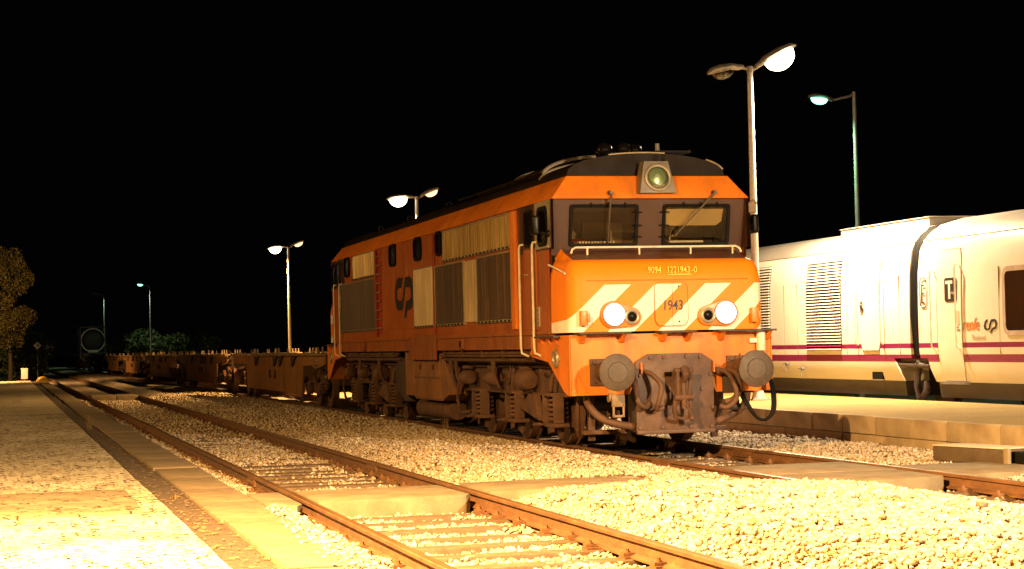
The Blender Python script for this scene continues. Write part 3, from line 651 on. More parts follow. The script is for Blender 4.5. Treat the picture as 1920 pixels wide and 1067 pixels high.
# --- black arched roof
def arch(y, hw=1.17, z0=3.77, rise=0.33, n=14): return [(hw*math.cos(math.pi*i/n), y, z0+rise*math.sin(math.pi*i/n)**0.8) for i in range(n+1)]
s = MB(); s.loft([arch(y) for y in (0.90, 1.3, 2.3)]+[arch(2.32, rise=0.30), arch(17.7, rise=0.30), arch(17.72), arch(LEN-0.9)]); roof = s.build('roof', M['roof'], loco)
def hood(y0, y1, hw, z0, rise): 
    q = MB(); q.loft([[(hw*0.9*math.cos(math.pi*i/12), y0, z0+rise*0.8*math.sin(math.pi*i/12)) for i in range(13)]]+[[(hw*math.cos(math.pi*i/12), y, z0+rise*math.sin(math.pi*i/12)) for i in range(13)] for y in (y0+0.15, y1-0.15)]+[[(hw*0.9*math.cos(math.pi*i/12), y1, z0+rise*0.8*math.sin(math.pi*i/12)) for i in range(13)]]); return q
for k, (y0, y1, hw, rise) in enumerate(((3.0, 4.4, 0.95, 0.34), (4.8, 7.2, 0.95, 0.30), (11.5, 13.5, 0.8, 0.26), (14.5, 16.5, 0.8, 0.2))):
    hood(y0, y1, hw, 3.93, rise).build('roof_hatch', M['roof'], roof)
for xx, yy in ((-0.25, 2.1), (0.0, 2.0), (0.22, 2.15)):
    s = MB(); s.lathe([(-0.2, 0.008), (-0.185, 0.06), (-0.14, 0.10), (-0.06, 0.112), (0.04, 0.085), (0.12, 0.05), (0.3, 0.045)], (xx, yy, 4.26), (0, 1, 0.03), 20); s.cyl((xx, yy, 4.05), (xx, yy, 4.25), 0.025, n=8); s.build('horn', M['black_gloss'], roof)
s = MB(); s.cyl((0.38, 1.5, 4.02), (0.38, 1.5, 4.30), 0.045, 0.03, n=10); s.build('beacon', M['grey'], roof)
s = MB(); s.cbox((0.55, 1.4, 4.16), (0.5, 0.30, 0.03)); s.cbox((0.5, 1.4, 4.09), (0.06, 0.1, 0.13)); s.build('antenna', M['roof'], roof)
for xx in (0.14, 0.26):
    s = MB(); s.cbox((xx, 0.98, 4.03), (0.09, 0.16, 0.09)); s.build('number_plate', M['rail_white'], roof, bevel=0.005)
for yy in (6.6, 9.2, 12.7, 15.8):
    s = MB(); s.ring((-0.95, yy, 4.0), (0, 1, 0), 0.05, 0.010, 12, 5); s.build('lifting_eye', M['roof'], roof)
s = MB(); s.tube([(-1.05, y, 3.99) for y in np.linspace(2.6, 8, 6)], 0.02, 6); s.build('roof_pipe', M['roof'], roof)

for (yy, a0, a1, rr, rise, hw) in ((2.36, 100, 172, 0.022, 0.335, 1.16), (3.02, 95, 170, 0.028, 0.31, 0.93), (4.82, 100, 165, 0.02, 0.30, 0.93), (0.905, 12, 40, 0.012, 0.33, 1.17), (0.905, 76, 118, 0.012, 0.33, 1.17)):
    s = MB(); zb = 3.77 if hw > 1 else 3.94; s.tube([(hw*math.cos(R(a)), yy, zb+0.01+rise*math.sin(R(a))**(0.8 if hw > 1 else 1.0)) for a in np.linspace(a0, a1, 12)], rr, 6); s.build('roof_highlight', M['silver'], roof)  # silver arcs painting in the lamp reflections on the glossy black roof
# --- cabs: side sheets with openings, windscreen sheet, interior (front cab detailed, rear cab a turned copy)
def cab_side(sx, d):
    s = MB(); holes = [(0.90, 1.42, 2.83, 3.36), (1.66, 2.14, 2.86, 3.36)]
    fn = lambda u, v, t: (sx*(HW-t), u, v)
    lowq = MB(); pane_with_holes(lowq, [0.86, 2.55], [1.60, 2.76], [], fn, 0.03)
    s2 = MB(); pane_with_holes(s2, [0.72, 2.55], [2.76, 3.452], [(h[0], h[1], h[2], h[3]) for h in holes], fn, 0.03)
    return lowq, s2, holes
def wind(u, v, t):
    """windscreen sheet: leans forward to the brow"""
    k = (v-2.70)/(3.45-2.70); return (u, 0.93-0.15*k+t, v)
def add_cab(parent):
    P_ = []
    for sx in (-1, 1):
        lo_, up_, holes = cab_side(sx, 0)
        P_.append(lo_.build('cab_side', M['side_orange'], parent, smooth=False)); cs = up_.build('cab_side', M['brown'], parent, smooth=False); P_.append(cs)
        for q, h in enumerate(holes):
            f = MB(); poly = rrect(h[0]+0.02, h[1]-0.02, h[2]+0.02, h[3]-0.02, 0.08)
            frame_loop(f, poly, 0, sx*(HW-0.03), 0.035, sx*0.05); w_ = f.build('window_frame', M['black'], cs)
            g = MB(); g.prism(poly, 0, sx*(HW-0.012), sx*(HW-0.006)); g.build('pane', M['glass'], cs, smooth=False)
    s = MB(); pane_with_holes(s, [-HW, HW], [2.68, 3.452], [(-1.16, -0.16, 2.80, 3.37), (0.20, 1.20, 2.80, 3.37)], wind, 0.04); ws = s.build('windscreen_surround', M['brown'], parent, smooth=False)
    for a, b in ((-1.16, -0.16), (0.20, 1.20)):
        pts = rrect(a+0.04, b-0.04, 2.84, 3.33, 0.05); f = MB(); n = len(pts); V = []
        cu, cv = (a+b)/2, 3.085
        for (u, v) in pts:
            ou, ov = cu+(u-cu)*1.09, cv+(v-cv)*1.18
            V += [wind(u, v, 0.01), wind(ou, ov, 0.012), wind(ou, ov, -0.025), wind(u, v, -0.018)]
        f.add(V, [(4*i+j, 4*((i+1)%n)+j, 4*((i+1)%n)+(j+1)%4, 4*i+(j+1)%4) for i in range(n) for j in range(4)])
        for vv in (2.92, 3.08, 3.26):
            e = b-0.02 if a < 0 else a+0.02; f.cyl(wind(e-0.07, vv, -0.03), wind(e+0.07, vv, -0.03), 0.009, n=6)
        for uu in (0.3, 0.55, 0.8): f.cyl(wind(a+uu, 3.40, -0.03), wind(a+uu, 3.32, -0.03), 0.009, n=6)
        f.build('window_frame', M['black'], ws)
        g = MB(); V = [Vector(wind(u, v, 0.0)) for u, v in pts]; g.add(V+[p+Vector((0,0.008,0)) for p in V], [tuple(range(n)), tuple(range(n, 2*n))]+[(i, (i+1)%n, n+(i+1)%n, n+i) for i in range(n)]); g.build('pane', M['glass'], ws, smooth=False)
    # interior
    s = MB(); s.box(-1.40, 1.40, 2.46, 2.52, 1.7, 3.44); s.box(-1.40, 1.40, 0.98, 2.46, 1.70, 1.76); s.build('cab_rear_wall', M['cab_in'], parent, smooth=False)
    s = MB(); s.box(-1.38, 1.38, 0.98, 2.45, 3.38, 3.43); s.build('cab_ceiling', M['ceiling'], parent, smooth=False)
    s = MB(); s.prism([(1.0, 1.76), (1.5, 1.76), (1.5, 2.72), (1.35, 2.80), (1.0, 2.84)], 0, -1.35, 1.35); s.build('driver_desk', M['grey'], parent, bevel=0.02)
    s = MB()
    for k in range(12): s.cbox((-0.98+k*0.045, 1.0, 2.855), (0.022, 0.10, 0.03))
    s.build('demister_vent', M['rail_white'], parent)
    s = MB(); s.cbox((0.62, 1.08, 2.86), (0.5, 0.1, 0.03)); s.tube([(0.36, 1.05, 2.84), (0.38, 1.02, 2.96), (0.44, 1.02, 2.93)], 0.008, 5); s.build('desk_papers', M['white'], parent)
    s = MB(); s.cbox((-0.75, 2.15, 2.6), (0.46, 0.12, 0.75)); s.cbox((-0.75, 1.95, 2.25), (0.46, 0.45, 0.12)); s.build('driver_seat', M['seat_red'], parent, bevel=0.05)
    s = MB(); s.cbox((-0.2, 2.42, 2.95), (0.62, 0.05, 0.55)); s.cbox((0.75, 2.40, 2.85), (0.8, 0.06, 0.05)); s.cbox((0.95, 2.40, 2.98), (0.05, 0.05, 0.3)); s.build('cab_panel', M['ceiling'], parent, bevel=0.01)
    s = MB(); V = [(0.27, 3.08), (1.02, 3.08), (1.10, 3.14), (1.12, 3.31), (0.27, 3.31)]; s.add([wind(u, v, 0.05) for u, v in V]+[wind(u, v, 0.065) for u, v in V], [(0,1,2,3,4), (9,8,7,6,5)]+[(i, (i+1)%5, 5+(i+1)%5, 5+i) for i in range(5)]); s.build('sun_blind', M['ceiling'], parent, smooth=False)
    for u, v1, c in ((0.42, 0.30, 'cab_in'), (0.60, 0.30, 'seat_red'), (0.78, 0.30, 'grey')):
        s = MB(); s.cbox((u, 2.43, 3.02), (0.16, 0.03, v1)); s.build('locker_door', M[c], parent)
    return P_
add_cab(loco)
# silver corner post with the quarter light
s = MB(); y0, y1 = 0.74, 1.60
pane_with_holes(s, [y0+0.02, y1-0.04], [2.78, 3.445], [(0.92, 1.40, 2.85, 3.34)], lambda u, v, t: (-HW-0.012+t, u, v), 0.010); s.build('quarter_light_trim', M['silver'], loco, smooth=False)
f = MB(); frame_loop(f, rrect(0.97, 1.36, 2.88, 3.32, 0.09), 0, -HW+0.01, 0.05, -0.035); f.build('quarter_light_frame', M['black'], loco)
s = MB(); s.cbox((-HW-0.012, 1.18, 2.80), (0.03, 0.62, 0.022)); s.build('window_ledge', M['silver'], loco)

def nose(parent, name='nose'):
    """lofted from plan outlines: upright front, a facet above the crease, then the sloping top"""
    rings = []
    for (yf, z, hw, rr) in ((0.10,1.60,1.405,0.20),(0.085,2.28,1.40,0.20),(0.125,2.42,1.385,0.20),(0.165,2.50,1.365,0.20),(0.20,2.545,1.345,0.19),(0.255,2.575,1.32,0.17),(0.33,2.59,1.295,0.15),(0.50,2.635,1.28,0.12),(0.72,2.70,1.275,0.10),(0.94,2.775,1.27,0.012)):
        P = [(-hw-(HW-1.405)*min(1, 1), 0.96, z), (-hw, yf+rr, z)]
        P += [(-hw+rr-rr*math.cos(R(a)), yf+rr-rr*math.sin(R(a)), z) for a in (15, 30, 45, 60, 75, 90)]
        Q = [(-x, y, z_) for x, y, z_ in reversed(P)]; mid = [(-hw+rr+(2*hw-2*rr)*k/6, yf, z) for k in range(1, 6)]
        rings.append(P+mid+Q)
    s = MB(); s.loft(rings); o = s.build(name, M['nose'], parent); return o
ns = nose(loco)
s = MB(); s.prism([(0.052, 2.275), (0.085, 2.285), (0.085, 2.255), (0.078, 2.25)], 0, -1.2, 1.2); 
s = MB(); s.tube([(-1.16, 0.083, 2.29), (1.16, 0.083, 2.29)], 0.008, 6); s.build('crease_bead', M['frame_orange'], ns)
s = MB(); s.prism(rrect(-0.20, 0.27, 1.665, 2.265, 0.10, 6), 1, 0.10, 0.072); nd = s.build('nose_door', M['nose'], loco, bevel=0.004, seg=1)
f = MB(); frame_loop(f, rrect(-0.204, 0.274, 1.661, 2.269, 0.10, 6), 1, 0.0865, 0.005, -0.003); f.build('door_seal', M['sill_orange'], nd)
s = MB(); s.box(0.046, 0.050, 0.066, 0.0725, 1.67, 2.26); s.build('door_split', M['sill_orange'], nd)
for q in (1.72, 2.20):
    s = MB(); s.cyl((0.14, 0.075, q), (0.14, 0.062, q), 0.012, n=8); s.build('door_lock', M['black'], nd)
text_mesh('number', '1943', 0.19, M['ink'], ns, (0.05, 0.068, 1.88), ROT_FRONT, sx=0.80, bold=0.0025, shear=0.06)
text_mesh('number', '9094', 0.125, M['yellow_ink'], ns, (-0.285, 0.098, 2.385), ROT_FRONT, sx=0.78, align='LEFT')
text_mesh('number', '1221943', 0.125, M['yellow_ink'], ns, (-0.015, 0.098, 2.385), ROT_FRONT, sx=0.78, align='LEFT')
text_mesh('number', '-0', 0.125, M['yellow_ink'], ns, (0.345, 0.098, 2.385), ROT_FRONT, sx=0.78, align='LEFT')
s = MB(); s.box(0.0, 0.34, 0.096, 0.1075, 2.358, 2.368); s.build('underline', M['yellow_ink'], ns)

# --- nose headlights (big lit lamp outside, small dark one inside) in a tapered housing
for sx in (-1, 1):
    cx, dx = (sx*0.80, -sx*0.255); c = Vector((cx, 0.075, 1.83)); c2 = Vector((cx+dx, 0.075, 1.795))
    s = MB(); P1 = []
    for i in range(24):
        a = 2*math.pi*i/24; e = Vector((math.cos(a), 0, math.sin(a))); P1.append(c+e*0.185 if e.dot((c2-c).normalized()) < 0.25 else c2+e*0.135)
    s.loft([[(p.x, 0.10, p.z) for p in P1], [(p.x, 0.045, p.z) for p in P1]]); hl = s.build('headlight', M['orange'], loco, bevel=0.012)
    s = MB(); s.lathe([(0, 0.165), (0.035, 0.16), (0.04, 0.145)], (c.x, 0.05, c.z), (0,-1,0), 28); s.build('bezel', M['silver'], hl)
    s = MB(); s.lathe([(0, 0.146), (0.02, 0.13), (0.034, 0.08), (0.04, 0.02)], (c.x, 0.012, c.z), (0,-1,0), 28); s.build('lens', M['head'], hl)
    s = MB(); s.ring((c2.x, 0.036, c2.z), (0,1,0), 0.088, 0.024, 24, 8); s.build('bezel', M['silver'], hl)
    s = MB(); s.lathe([(0, 0.075), (0.012, 0.06), (0.02, 0.01)], (c2.x, 0.042, c2.z), (0,-1,0), 20); s.build('lens', M['black_gloss'], hl)
    s = MB(); s.cbox((sx*1.225, 0.045, 1.79), (0.10, 0.09, 0.20)); s.cbox((sx*1.225+0.05, 0.01, 1.79), (0.04, 0.07, 0.11)); s.build('lamp_bracket', M['orange'], loco, bevel=0.008)

# --- top headlight
s = MB(); tl = lambda k: [(0.08-0.27*(1-0.35*k), 3.52+0.45*k), (0.08+0.27*(1-0.35*k), 3.52+0.45*k)]
a, b = tl(0), tl(1); V = [(a[0][0], 0.62, a[0][1]), (a[1][0], 0.62, a[1][1]), (b[1][0], 0.70, b[1][1]), (b[0][0], 0.70, b[0][1])]; V += [(x, 1.1, z) for x, y, z in V]
s.add(V, [(0,1,2,3), (4,7,6,5), (0,4,5,1), (1,5,6,2), (2,6,7,3), (3,7,4,0)]); th = s.build('top_headlight', M['grey'], loco, bevel=0.006)
s = MB(); s.ring((0.085, 0.645, 3.735), (0, 1, -0.17), 0.175, 0.022, 32, 8); s.build('rim', M['silver'], th)
m_, nt_, p_ = new_mat('reflector_chrome'); p_.inputs['Base Color'].default_value = (0.42, 0.44, 0.34, 1); p_.inputs['Metallic'].default_value = 0.35; p_.inputs['Roughness'].default_value = 0.28
bump(nt_, p_, noise(nt_, coords(nt_), 9, 2), 0.5); M['chrome'] = m_
s = MB(); s.lathe([(-0.012, 0.165), (-0.03, 0.12), (-0.042, 0.06), (-0.045, 0.01)][::-1], (0.085, 0.69, 3.742), (0, 1, -0.17), 28); s.build('reflector', M['chrome'], th)
s = MB(); s.lathe([(0.0, 0.168), (-0.02, 0.13), (-0.03, 0.06), (-0.033, 0.004)], (0.085, 0.645, 3.735), (0, 1, -0.17), 28); s.build('lens_glass', M['lens'], th)
# --- wipers
for (x0, z0, x1, z1) in ((-0.60, 3.53, -0.62, 2.86), (0.93, 3.53, 0.36, 2.92)):
    a = Vector((x0, 0.70, z0)); e = Vector((x1, 0.83, z1)); k = a.lerp(e, 0.33)+Vector((0, -0.04, 0))
    s = MB(); s.cyl(a+Vector((0, 0.06, 0)), a+Vector((0, -0.07, 0)), 0.035, 0.025, n=10); s.tube([a+Vector((0,-0.06,0)), k, e+Vector((0,-0.03,0))], [0.016, 0.013, 0.008], 6); wp = s.build('wiper', M['wiper'], loco)
    d = (e-k); s = MB(); s.tube([k+d*0.15+Vector((0.0, 0.0, 0)), e+d*0.05+Vector((0,-0.012,0))], 0.010, 5); s.build('blade', M['black'], wp)
# --- bright rail over the nose
s = MB(); s.tube([(-1.24, 0.52, 2.68), (-1.22, 0.53, 2.735), (-1.17, 0.54, 2.765), (0, 0.54, 2.765), (1.17, 0.54, 2.765), (1.22, 0.53, 2.735), (1.24, 0.52, 2.68)], 0.015, 8)
for x in (-1.0, -0.25, 0.5, 1.12): s.cyl((x, 0.54, 2.66), (x, 0.54, 2.765), 0.013, n=8)
s.build('nose_rail', M['rail_white'], loco)
# --- mirrors
for sx in (-1, 1):
    s = MB(); s.cbox((sx*1.62, 0.98, 3.10), (0.10, 0.19, 0.27)); mr = s.build('mirror', M['black_gloss'], loco, bevel=0.035, seg=3)
    s = MB(); s.tube([(sx*1.46, 0.82, 2.98), (sx*1.54, 0.84, 2.97), (sx*1.60, 0.95, 3.02)], 0.018, 6); s.cyl((sx*1.45, 0.82, 2.98), (sx*1.50, 0.82, 2.98), 0.05, n=10); s.build('mirror_arm', M['black'], mr)
s = MB(); s.cbox((1.54, 0.85, 3.32), (0.12, 0.10, 0.14)); s.tube([(1.46,0.85,3.36),(1.56,0.8,3.43),(1.62,0.85,3.38)], 0.02, 6); s.build('side_bracket', M['deck'], loco, bevel=0.02)

# --- cab door with grab rails, plate, steps
for (yy, cab) in ((1.88, 'front'), (18.25, 'rear')):
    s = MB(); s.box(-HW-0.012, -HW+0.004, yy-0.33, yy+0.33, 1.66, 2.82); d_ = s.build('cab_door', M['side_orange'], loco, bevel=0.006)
    s = MB(); s.box(-HW-0.014, -HW+0.004, yy-0.33, yy+0.33, 2.822, 3.42); f = s.build('door_top', M['brown'], loco, bevel=0.006)
    s = MB(); frame_loop(s, rrect(yy-0.2, yy+0.2, 2.88, 3.34, 0.04), 0, -HW-0.014, 0.03, -0.014); s.build('window_frame', M['black'], f)
    s = MB(); s.prism(rrect(yy-0.2, yy+0.2, 2.88, 3.34, 0.04), 0, -HW-0.016, -HW-0.019); s.build('pane', M['win_dark'], f, smooth=False)
    s = MB(); s.cyl((-HW-0.03, yy+0.22, 2.45), (-HW-0.03, yy+0.06, 2.45), 0.012, n=8); s.cyl((-HW-0.012, yy+0.2, 2.45), (-HW-0.04, yy+0.2, 2.45), 0.02, n=8); s.build('handle', M['silver'], d_)
    for e in (-0.36, 0.36):
        y_ = yy+e; x_ = -HW-0.07
        s = MB(); s.tube([(-HW, y_-0.02, 2.90), (x_+0.01, y_-0.01, 2.89), (x_, y_, 2.84), (x_, y_, 2.2), (x_, y_, 1.42), (x_+0.01, y_-0.01, 1.33), (-HW+0.02, y_-0.10, 1.28)], 0.017, 8); s.build('grab_rail', M['rail_white'], loco)
s = MB(); y_, z_ = SD(1008, 608); s.box(-HW-0.01, -HW+0.003, y_-0.14, y_+0.14, 1.70, 1.98); pl = s.build('data_plate', M['silver'], loco, bevel=0.004)
s = MB()
for k in range(4): s.box(-HW-0.013, -HW-0.008, y_-0.11, y_+0.11, 1.74+k*0.06, 1.765+k*0.06)
s.build('data_lines', M['grey'], pl)
s = MB(); s.box(-HW-0.006, -HW+0.003, 0.99, 1.0, 1.66, 2.72); s.build('panel_joint', M['red'], loco)
# pale tube painting in the ledge highlight where the nose meets the cab side
s = MB(); s.tube([(-1.458, 0.90, 2.545), (-1.445, 0.55, 2.48), (-1.405, 0.27, 2.40)], 0.013, 6); s.build('nose_highlight', M['rail_white'], loco)

# --- grilles along the near side
def grille(name, y0, y1, z0, z1, mat, pitch=0.045, depth=0.022, fr=True):
    s = MB(); n = int((y1-y0)/pitch); V = []; F = []
    for i in range(2*n+1):
        y = y0+(y1-y0)*i/(2*n); x = -HW-0.004-(depth if i % 2 else 0); V += [(x, y, z0), (x, y, z1)]
    for i in range(2*n): F.append((2*i, 2*i+2, 2*i+3, 2*i+1))
    s.add(V, F); g = s.build(name, mat, loco, smooth=False)
    if fr:
        s = MB(); x0, x1 = -HW-0.034, -HW+0.002
        s.box(x0, x1, y0-0.03, y1+0.03, z1, z1+0.022); s.box(x0, x1, y0-0.03, y1+0.03, z0-0.04, z0)
        s.box(x0, x1, y0-0.02, y0, z0+0.001, z1-0.001); s.box(x0, x1, y1, y1+0.02, z0+0.001, z1-0.001); s.build('grille_frame', M['silver'], g, bevel=0.004, seg=1)
        s = MB()
        k = y0+0.1
        while k < y1:
            s.cbox((x0-0.008, k, z0-0.022), (0.014, 0.07, 0.024)); k += 0.24
        s.build('grille_clips', M['black'], g, smooth=False, kind='stuff')
    return g
grille('radiator_grille', 2.93, 7.44, 2.93, 3.40, M['grille_light'])
grille('radiator_grille', 2.90, 5.05, 1.84, 2.83, M['grille_dark'])
grille('radiator_grille', 5.09, 5.95, 1.84, 2.83, M['grille_pale'], fr=False)
grille('radiator_grille', 5.99, 8.14, 1.84, 2.83, M['grille_dark'])
grille('radiator_grille', 8.30, 9.95, 1.84, 2.86, M['grille_pale'], depth=0.03, pitch=0.08)
grille('radiator_grille', 13.80, 16.36, 2.95, 3.42, M['grille_light'])
grille('radiator_grille', 13.80, 18.0, 1.85, 2.86, M['grille_dark'])
for (y0, y1) in ((2.60, 2.84), (13.60, 13.74), (8.19, 8.25)):
    s = MB(); s.box(-HW-0.045, -HW+0.002, y0, y1, 1.68, 3.42); s.build('pilaster', M['red'] if y1-y0 < 0.2 else M['orange'], loco, bevel=0.008)
# ladder well
s = MB(); s.box(-HW-0.003, -HW+0.002, 13.18, 13.58, 1.72, 3.40); s.build('ladder_well', M['red'], loco)
for k in range(9):
    s = MB(); s.cyl((-HW-0.03, 13.18, 1.85+k*0.18), (-HW-0.03, 13.58, 1.85+k*0.18), 0.014, n=6); s.build('rung', M['silver'], loco)
# body panels with open joints
for k in range(5):
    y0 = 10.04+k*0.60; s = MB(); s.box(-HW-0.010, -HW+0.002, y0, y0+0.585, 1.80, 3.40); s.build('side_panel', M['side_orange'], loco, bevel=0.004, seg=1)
for (a, b) in (((647, 483), (657, 510)), ((731, 459), (744.5, 491)), ((777, 447), (791.6, 480)), ((818, 436), (829.6, 470))):
    y0, z1 = SD(*a); y1, z0 = SD(*b); y0, y1 = y1, y0; poly = rrect(y0+0.06, y1-0.06, 3.07, 3.40, 0.09)
    s = MB(); frame_loop(s, poly, 0, -HW-0.009, 0.05, -0.03); pf = s.build('porthole', M['black'], loco)
    s = MB(); s.prism(poly, 0, -HW-0.004, -HW-0.02); s.build('pane', M['win_dark'], pf, smooth=False)
# sill, its lower band, brackets
s = MB(); s.box(-HW-0.018, HW+0.018, 0.92, LEN-0.92, 1.585, 1.625); s.build('waist_rail', M['sill_orange'], loco, bevel=0.006)
s = MB(); s.box(-HW+0.004, HW-0.004, 0.9, LEN-0.9, 1.385, 1.583); s.build('underframe', M['sill_orange'], loco)
for yy in (6.2, 15.2):
    s = MB(); s.box(-HW-0.05, -HW+0.005, yy-0.14, yy+0.14, 1.40, 1.57); s.build('jacking_pad', M['sill_orange'], loco, bevel=0.02)
s = MB(); s.cyl((-HW-0.045, 6.2, 1.485), (-HW-0.055, 6.2, 1.485), 0.06, n=16); s.build('jacking_hole', M['black'], loco)
# CP emblem on the side, traced outline
LOGO = [(235,180),(150,190),(130,235),(113,320),(103,420),(108,580),(130,680),(155,735),(225,732),(243,690),(255,580),(275,350),(345,335),(365,380),(372,450),(368,510),(345,550),(290,570),(275,700),(258,860),(295,860),(305,745),(325,722),(365,715),(395,670),(405,600),(405,350),(390,230),(365,175),(345,160),(275,175),(262,250),(240,460),(222,560),(205,570),(165,568),(145,530),(138,460),(142,400),(160,365),(213,355)]
flat_poly('emblem', [(-HW-0.0115, *SD(730+x/8.89, 500+y/8.89)) for x, y in LOGO], M['ink'], loco, (-0.003, 0, 0))

# --- buffer beam, side aprons, steps
for e in (0, 1):
    Y = (lambda y: y) if not e else (lambda y: LEN-y)
    s = MB(); poly = [(-1.43,0.75),(-0.62,0.75),(-0.5,1.0),(0.5,1.0),(0.62,0.75),(1.43,0.75),(1.43,1.565),(-1.43,1.565)]
    s.prism(poly, 1, Y(0.0), Y(0.10)); s.box(-1.43, 1.43, min(Y(0.12), Y(0.9)), max(Y(0.12), Y(0.9)), 1.40, 1.563); bb = s.build('buffer_beam', M['frame_orange'], loco, bevel=0.008)
    for sx in (-1, 1):
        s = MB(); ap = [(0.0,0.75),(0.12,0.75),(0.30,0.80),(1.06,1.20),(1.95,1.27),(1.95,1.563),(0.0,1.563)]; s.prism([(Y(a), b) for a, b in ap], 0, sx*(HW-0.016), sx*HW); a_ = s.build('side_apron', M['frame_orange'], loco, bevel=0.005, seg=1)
        s = MB(); s.box(min(sx*HW, sx*1.55), max(sx*HW, sx*1.55), min(Y(0.42), Y(1.42)), max(Y(0.42), Y(1.42)), 1.535, 1.56); s.build('side_step', M['grime_dark'], loco)
        for q in (0.55, 0.9, 1.25):
            s = MB(); s.prism([(sx*(HW+0.001), 1.534), (sx*1.53, 1.534), (sx*(HW+0.001), 1.43)], 1, Y(q)-0.012, Y(q)+0.012); s.build('step_bracket', M['frame_orange'], a_)
        s = MB(); s.ring((sx*(HW+0.01), Y(0.62), 1.25), (1,0,0), 0.10, 0.03, 18, 6); s.cbox((sx*(HW+0.015), Y(0.62), 1.25), (0.02, 0.34, 0.05)); hd = s.build('tie_down', M['silver'], a_)
    if e == 0:
        for (x0, x1) in ((-1.36, -0.64), (-0.22, 0.30), (0.62, 1.45)):
            s = MB(); s.box(x0, x1, -0.20, 0.08, 1.568, 1.592); st = s.build('front_step', M['grime_dark'], loco, bevel=0.004)
            for q in (x0+0.08, x1-0.08):
                s = MB(); s.prism([(-0.17, 1.567), (0.0, 1.567), (0.0, 1.45), (-0.03, 1.45)], 0, q-0.03, q+0.03); s.build('step_bracket', M['frame_orange'], st)
        s = MB(); s.box(-1.41, -1.36, -0.012, 0.0, 0.80, 1.1); s.tube([(-1.36, -0.008, 1.06), (-1.22, -0.01, 0.80)], 0.012, 5); s.build('beam_stiffener', M['frame_orange'], bb)
        s = MB(); s.cyl((1.27, -0.05, 1.30), (1.27, -0.05, 1.56), 0.065, n=14); s.cbox((1.17, -0.03, 1.44), (0.12, 0.05, 0.06)); s.build('lamp_socket', M['rail_white'], loco)
    for sx in (-1, 1):
        d = -1 if e == 0 else 1; x = sx*0.975; y0 = Y(0.0)
        s = MB(); s.cbox((x, y0+d*0.02, 1.06), (0.40, 0.04, 0.36)); bf = s.build('buffer', M['grime'], loco, bevel=0.01)
        for a in (-0.15, 0.15):
            for b in (-0.13, 0.13): 
                q = MB(); q.cyl((x+a, y0+d*0.038, 1.06+b), (x+a, y0+d*0.065, 1.06+b), 0.024, n=6); q.build('bolt', M['grime'], bf)
        s = MB(); s.lathe([(0.03, 0.145), (0.30, 0.135), (0.32, 0.115), (0.58, 0.105)], (x, y0, 1.06), (0, d, 0), 24); s.build('buffer_case', M['grime'], bf)
        s = MB(); s.lathe([(0.575, 0.10), (0.58, 0.235), (0.588, 0.25), (0.605, 0.248), (0.625, 0.17), (0.632, 0.12), (0.634, 0.02)], (x, y0, 1.06), (0, d, 0), 36); bh = s.build('buffer_head', M['buffer'], bf); s = MB(); s.ring((x, y0+d*0.626, 1.06), (0, 1, 0), 0.135, 0.010, 28, 6); s.build('wear_ring', M['grime_dark'], bf)
# --- shield plate with coupling
s = MB(); s.prism([(-0.56,0.21),(0.55,0.21),(0.55,1.18),(0.38,1.29),(-0.37,1.29),(-0.56,1.18)], 1, -0.10, -0.05); pc = s.build('coupler_plate', M['plate'], loco, bevel=0.01)
s = MB(); s.box(-0.55, 0.54, -0.05, 0.3, 0.24, 1.1); s.build('plate_backing', M['grime_dark'], pc)
s = MB(); s.box(-0.56, 0.55, -0.125, -0.101, 0.215, 0.26); s.build('plate_flange', M['plate'], pc, bevel=0.005)
for (x, z) in ((-0.35,1.235),(-0.16,1.24),(0.16,1.245),(0.36,1.23),(-0.5,1.0),(0.5,1.0),(-0.1,0.78),(0.38,0.8),(-0.52,0.3),(-0.2,0.30),(0.2,0.30),(0.5,0.3),(0.52,0.55),(-0.53,0.55)):
    s = MB(); s.cyl((x, -0.10, z), (x, -0.125, z), 0.028, 0.024, n=8); s.build('bolt', M['plate'], pc)
s = MB(); s.box(-0.15, -0.05, -0.107, -0.099, 0.98, 1.04); s.build('slot', M['black'], pc)
s = MB(); s.cbox((0.03, -0.2, 1.04), (0.07, 0.24, 0.09)); s.tube([(0.03,-0.28,1.05), (0.03,-0.40,1.08), (0.03,-0.45,1.0), (0.03,-0.40,0.93), (0.03,-0.33,0.95)], [0.05,0.055,0.05,0.04,0.03], 8); cp = s.build('draw_hook', M['grime'], loco, bevel=0.01)
s = MB()
for q in (-0.055, 0.115): s.tube([(q, -0.36, 1.05), (q*1.05, -0.36, 0.9), (q*0.9, -0.34, 0.72)], 0.028, 8)
s.cyl((-0.1, -0.34, 0.70), (0.16, -0.34, 0.70), 0.045, n=10); s.cyl((-0.1, -0.35, 1.06), (0.16, -0.35, 1.06), 0.035, n=10)
s.cyl((0.03, -0.35, 0.95), (0.03, -0.34, 0.55), 0.035, n=10)
for q in (-0.085, 0.12): s.tube([(q, -0.33, 0.70), (q*1.15, -0.31, 0.55), (q, -0.29, 0.44), (0.02, -0.28, 0.41)], 0.026, 8)
s.tube([(0.05, -0.36, 0.62), (0.11, -0.38, 0.50), (0.13, -0.36, 0.43)], 0.018, 6); s.lathe([(-.04,.01),(-.02,.038),(.02,.038),(.04,.01)], (0.13,-0.36,0.42), (0,0,1), 10)
s.build('screw_coupling', M['grime'], cp)
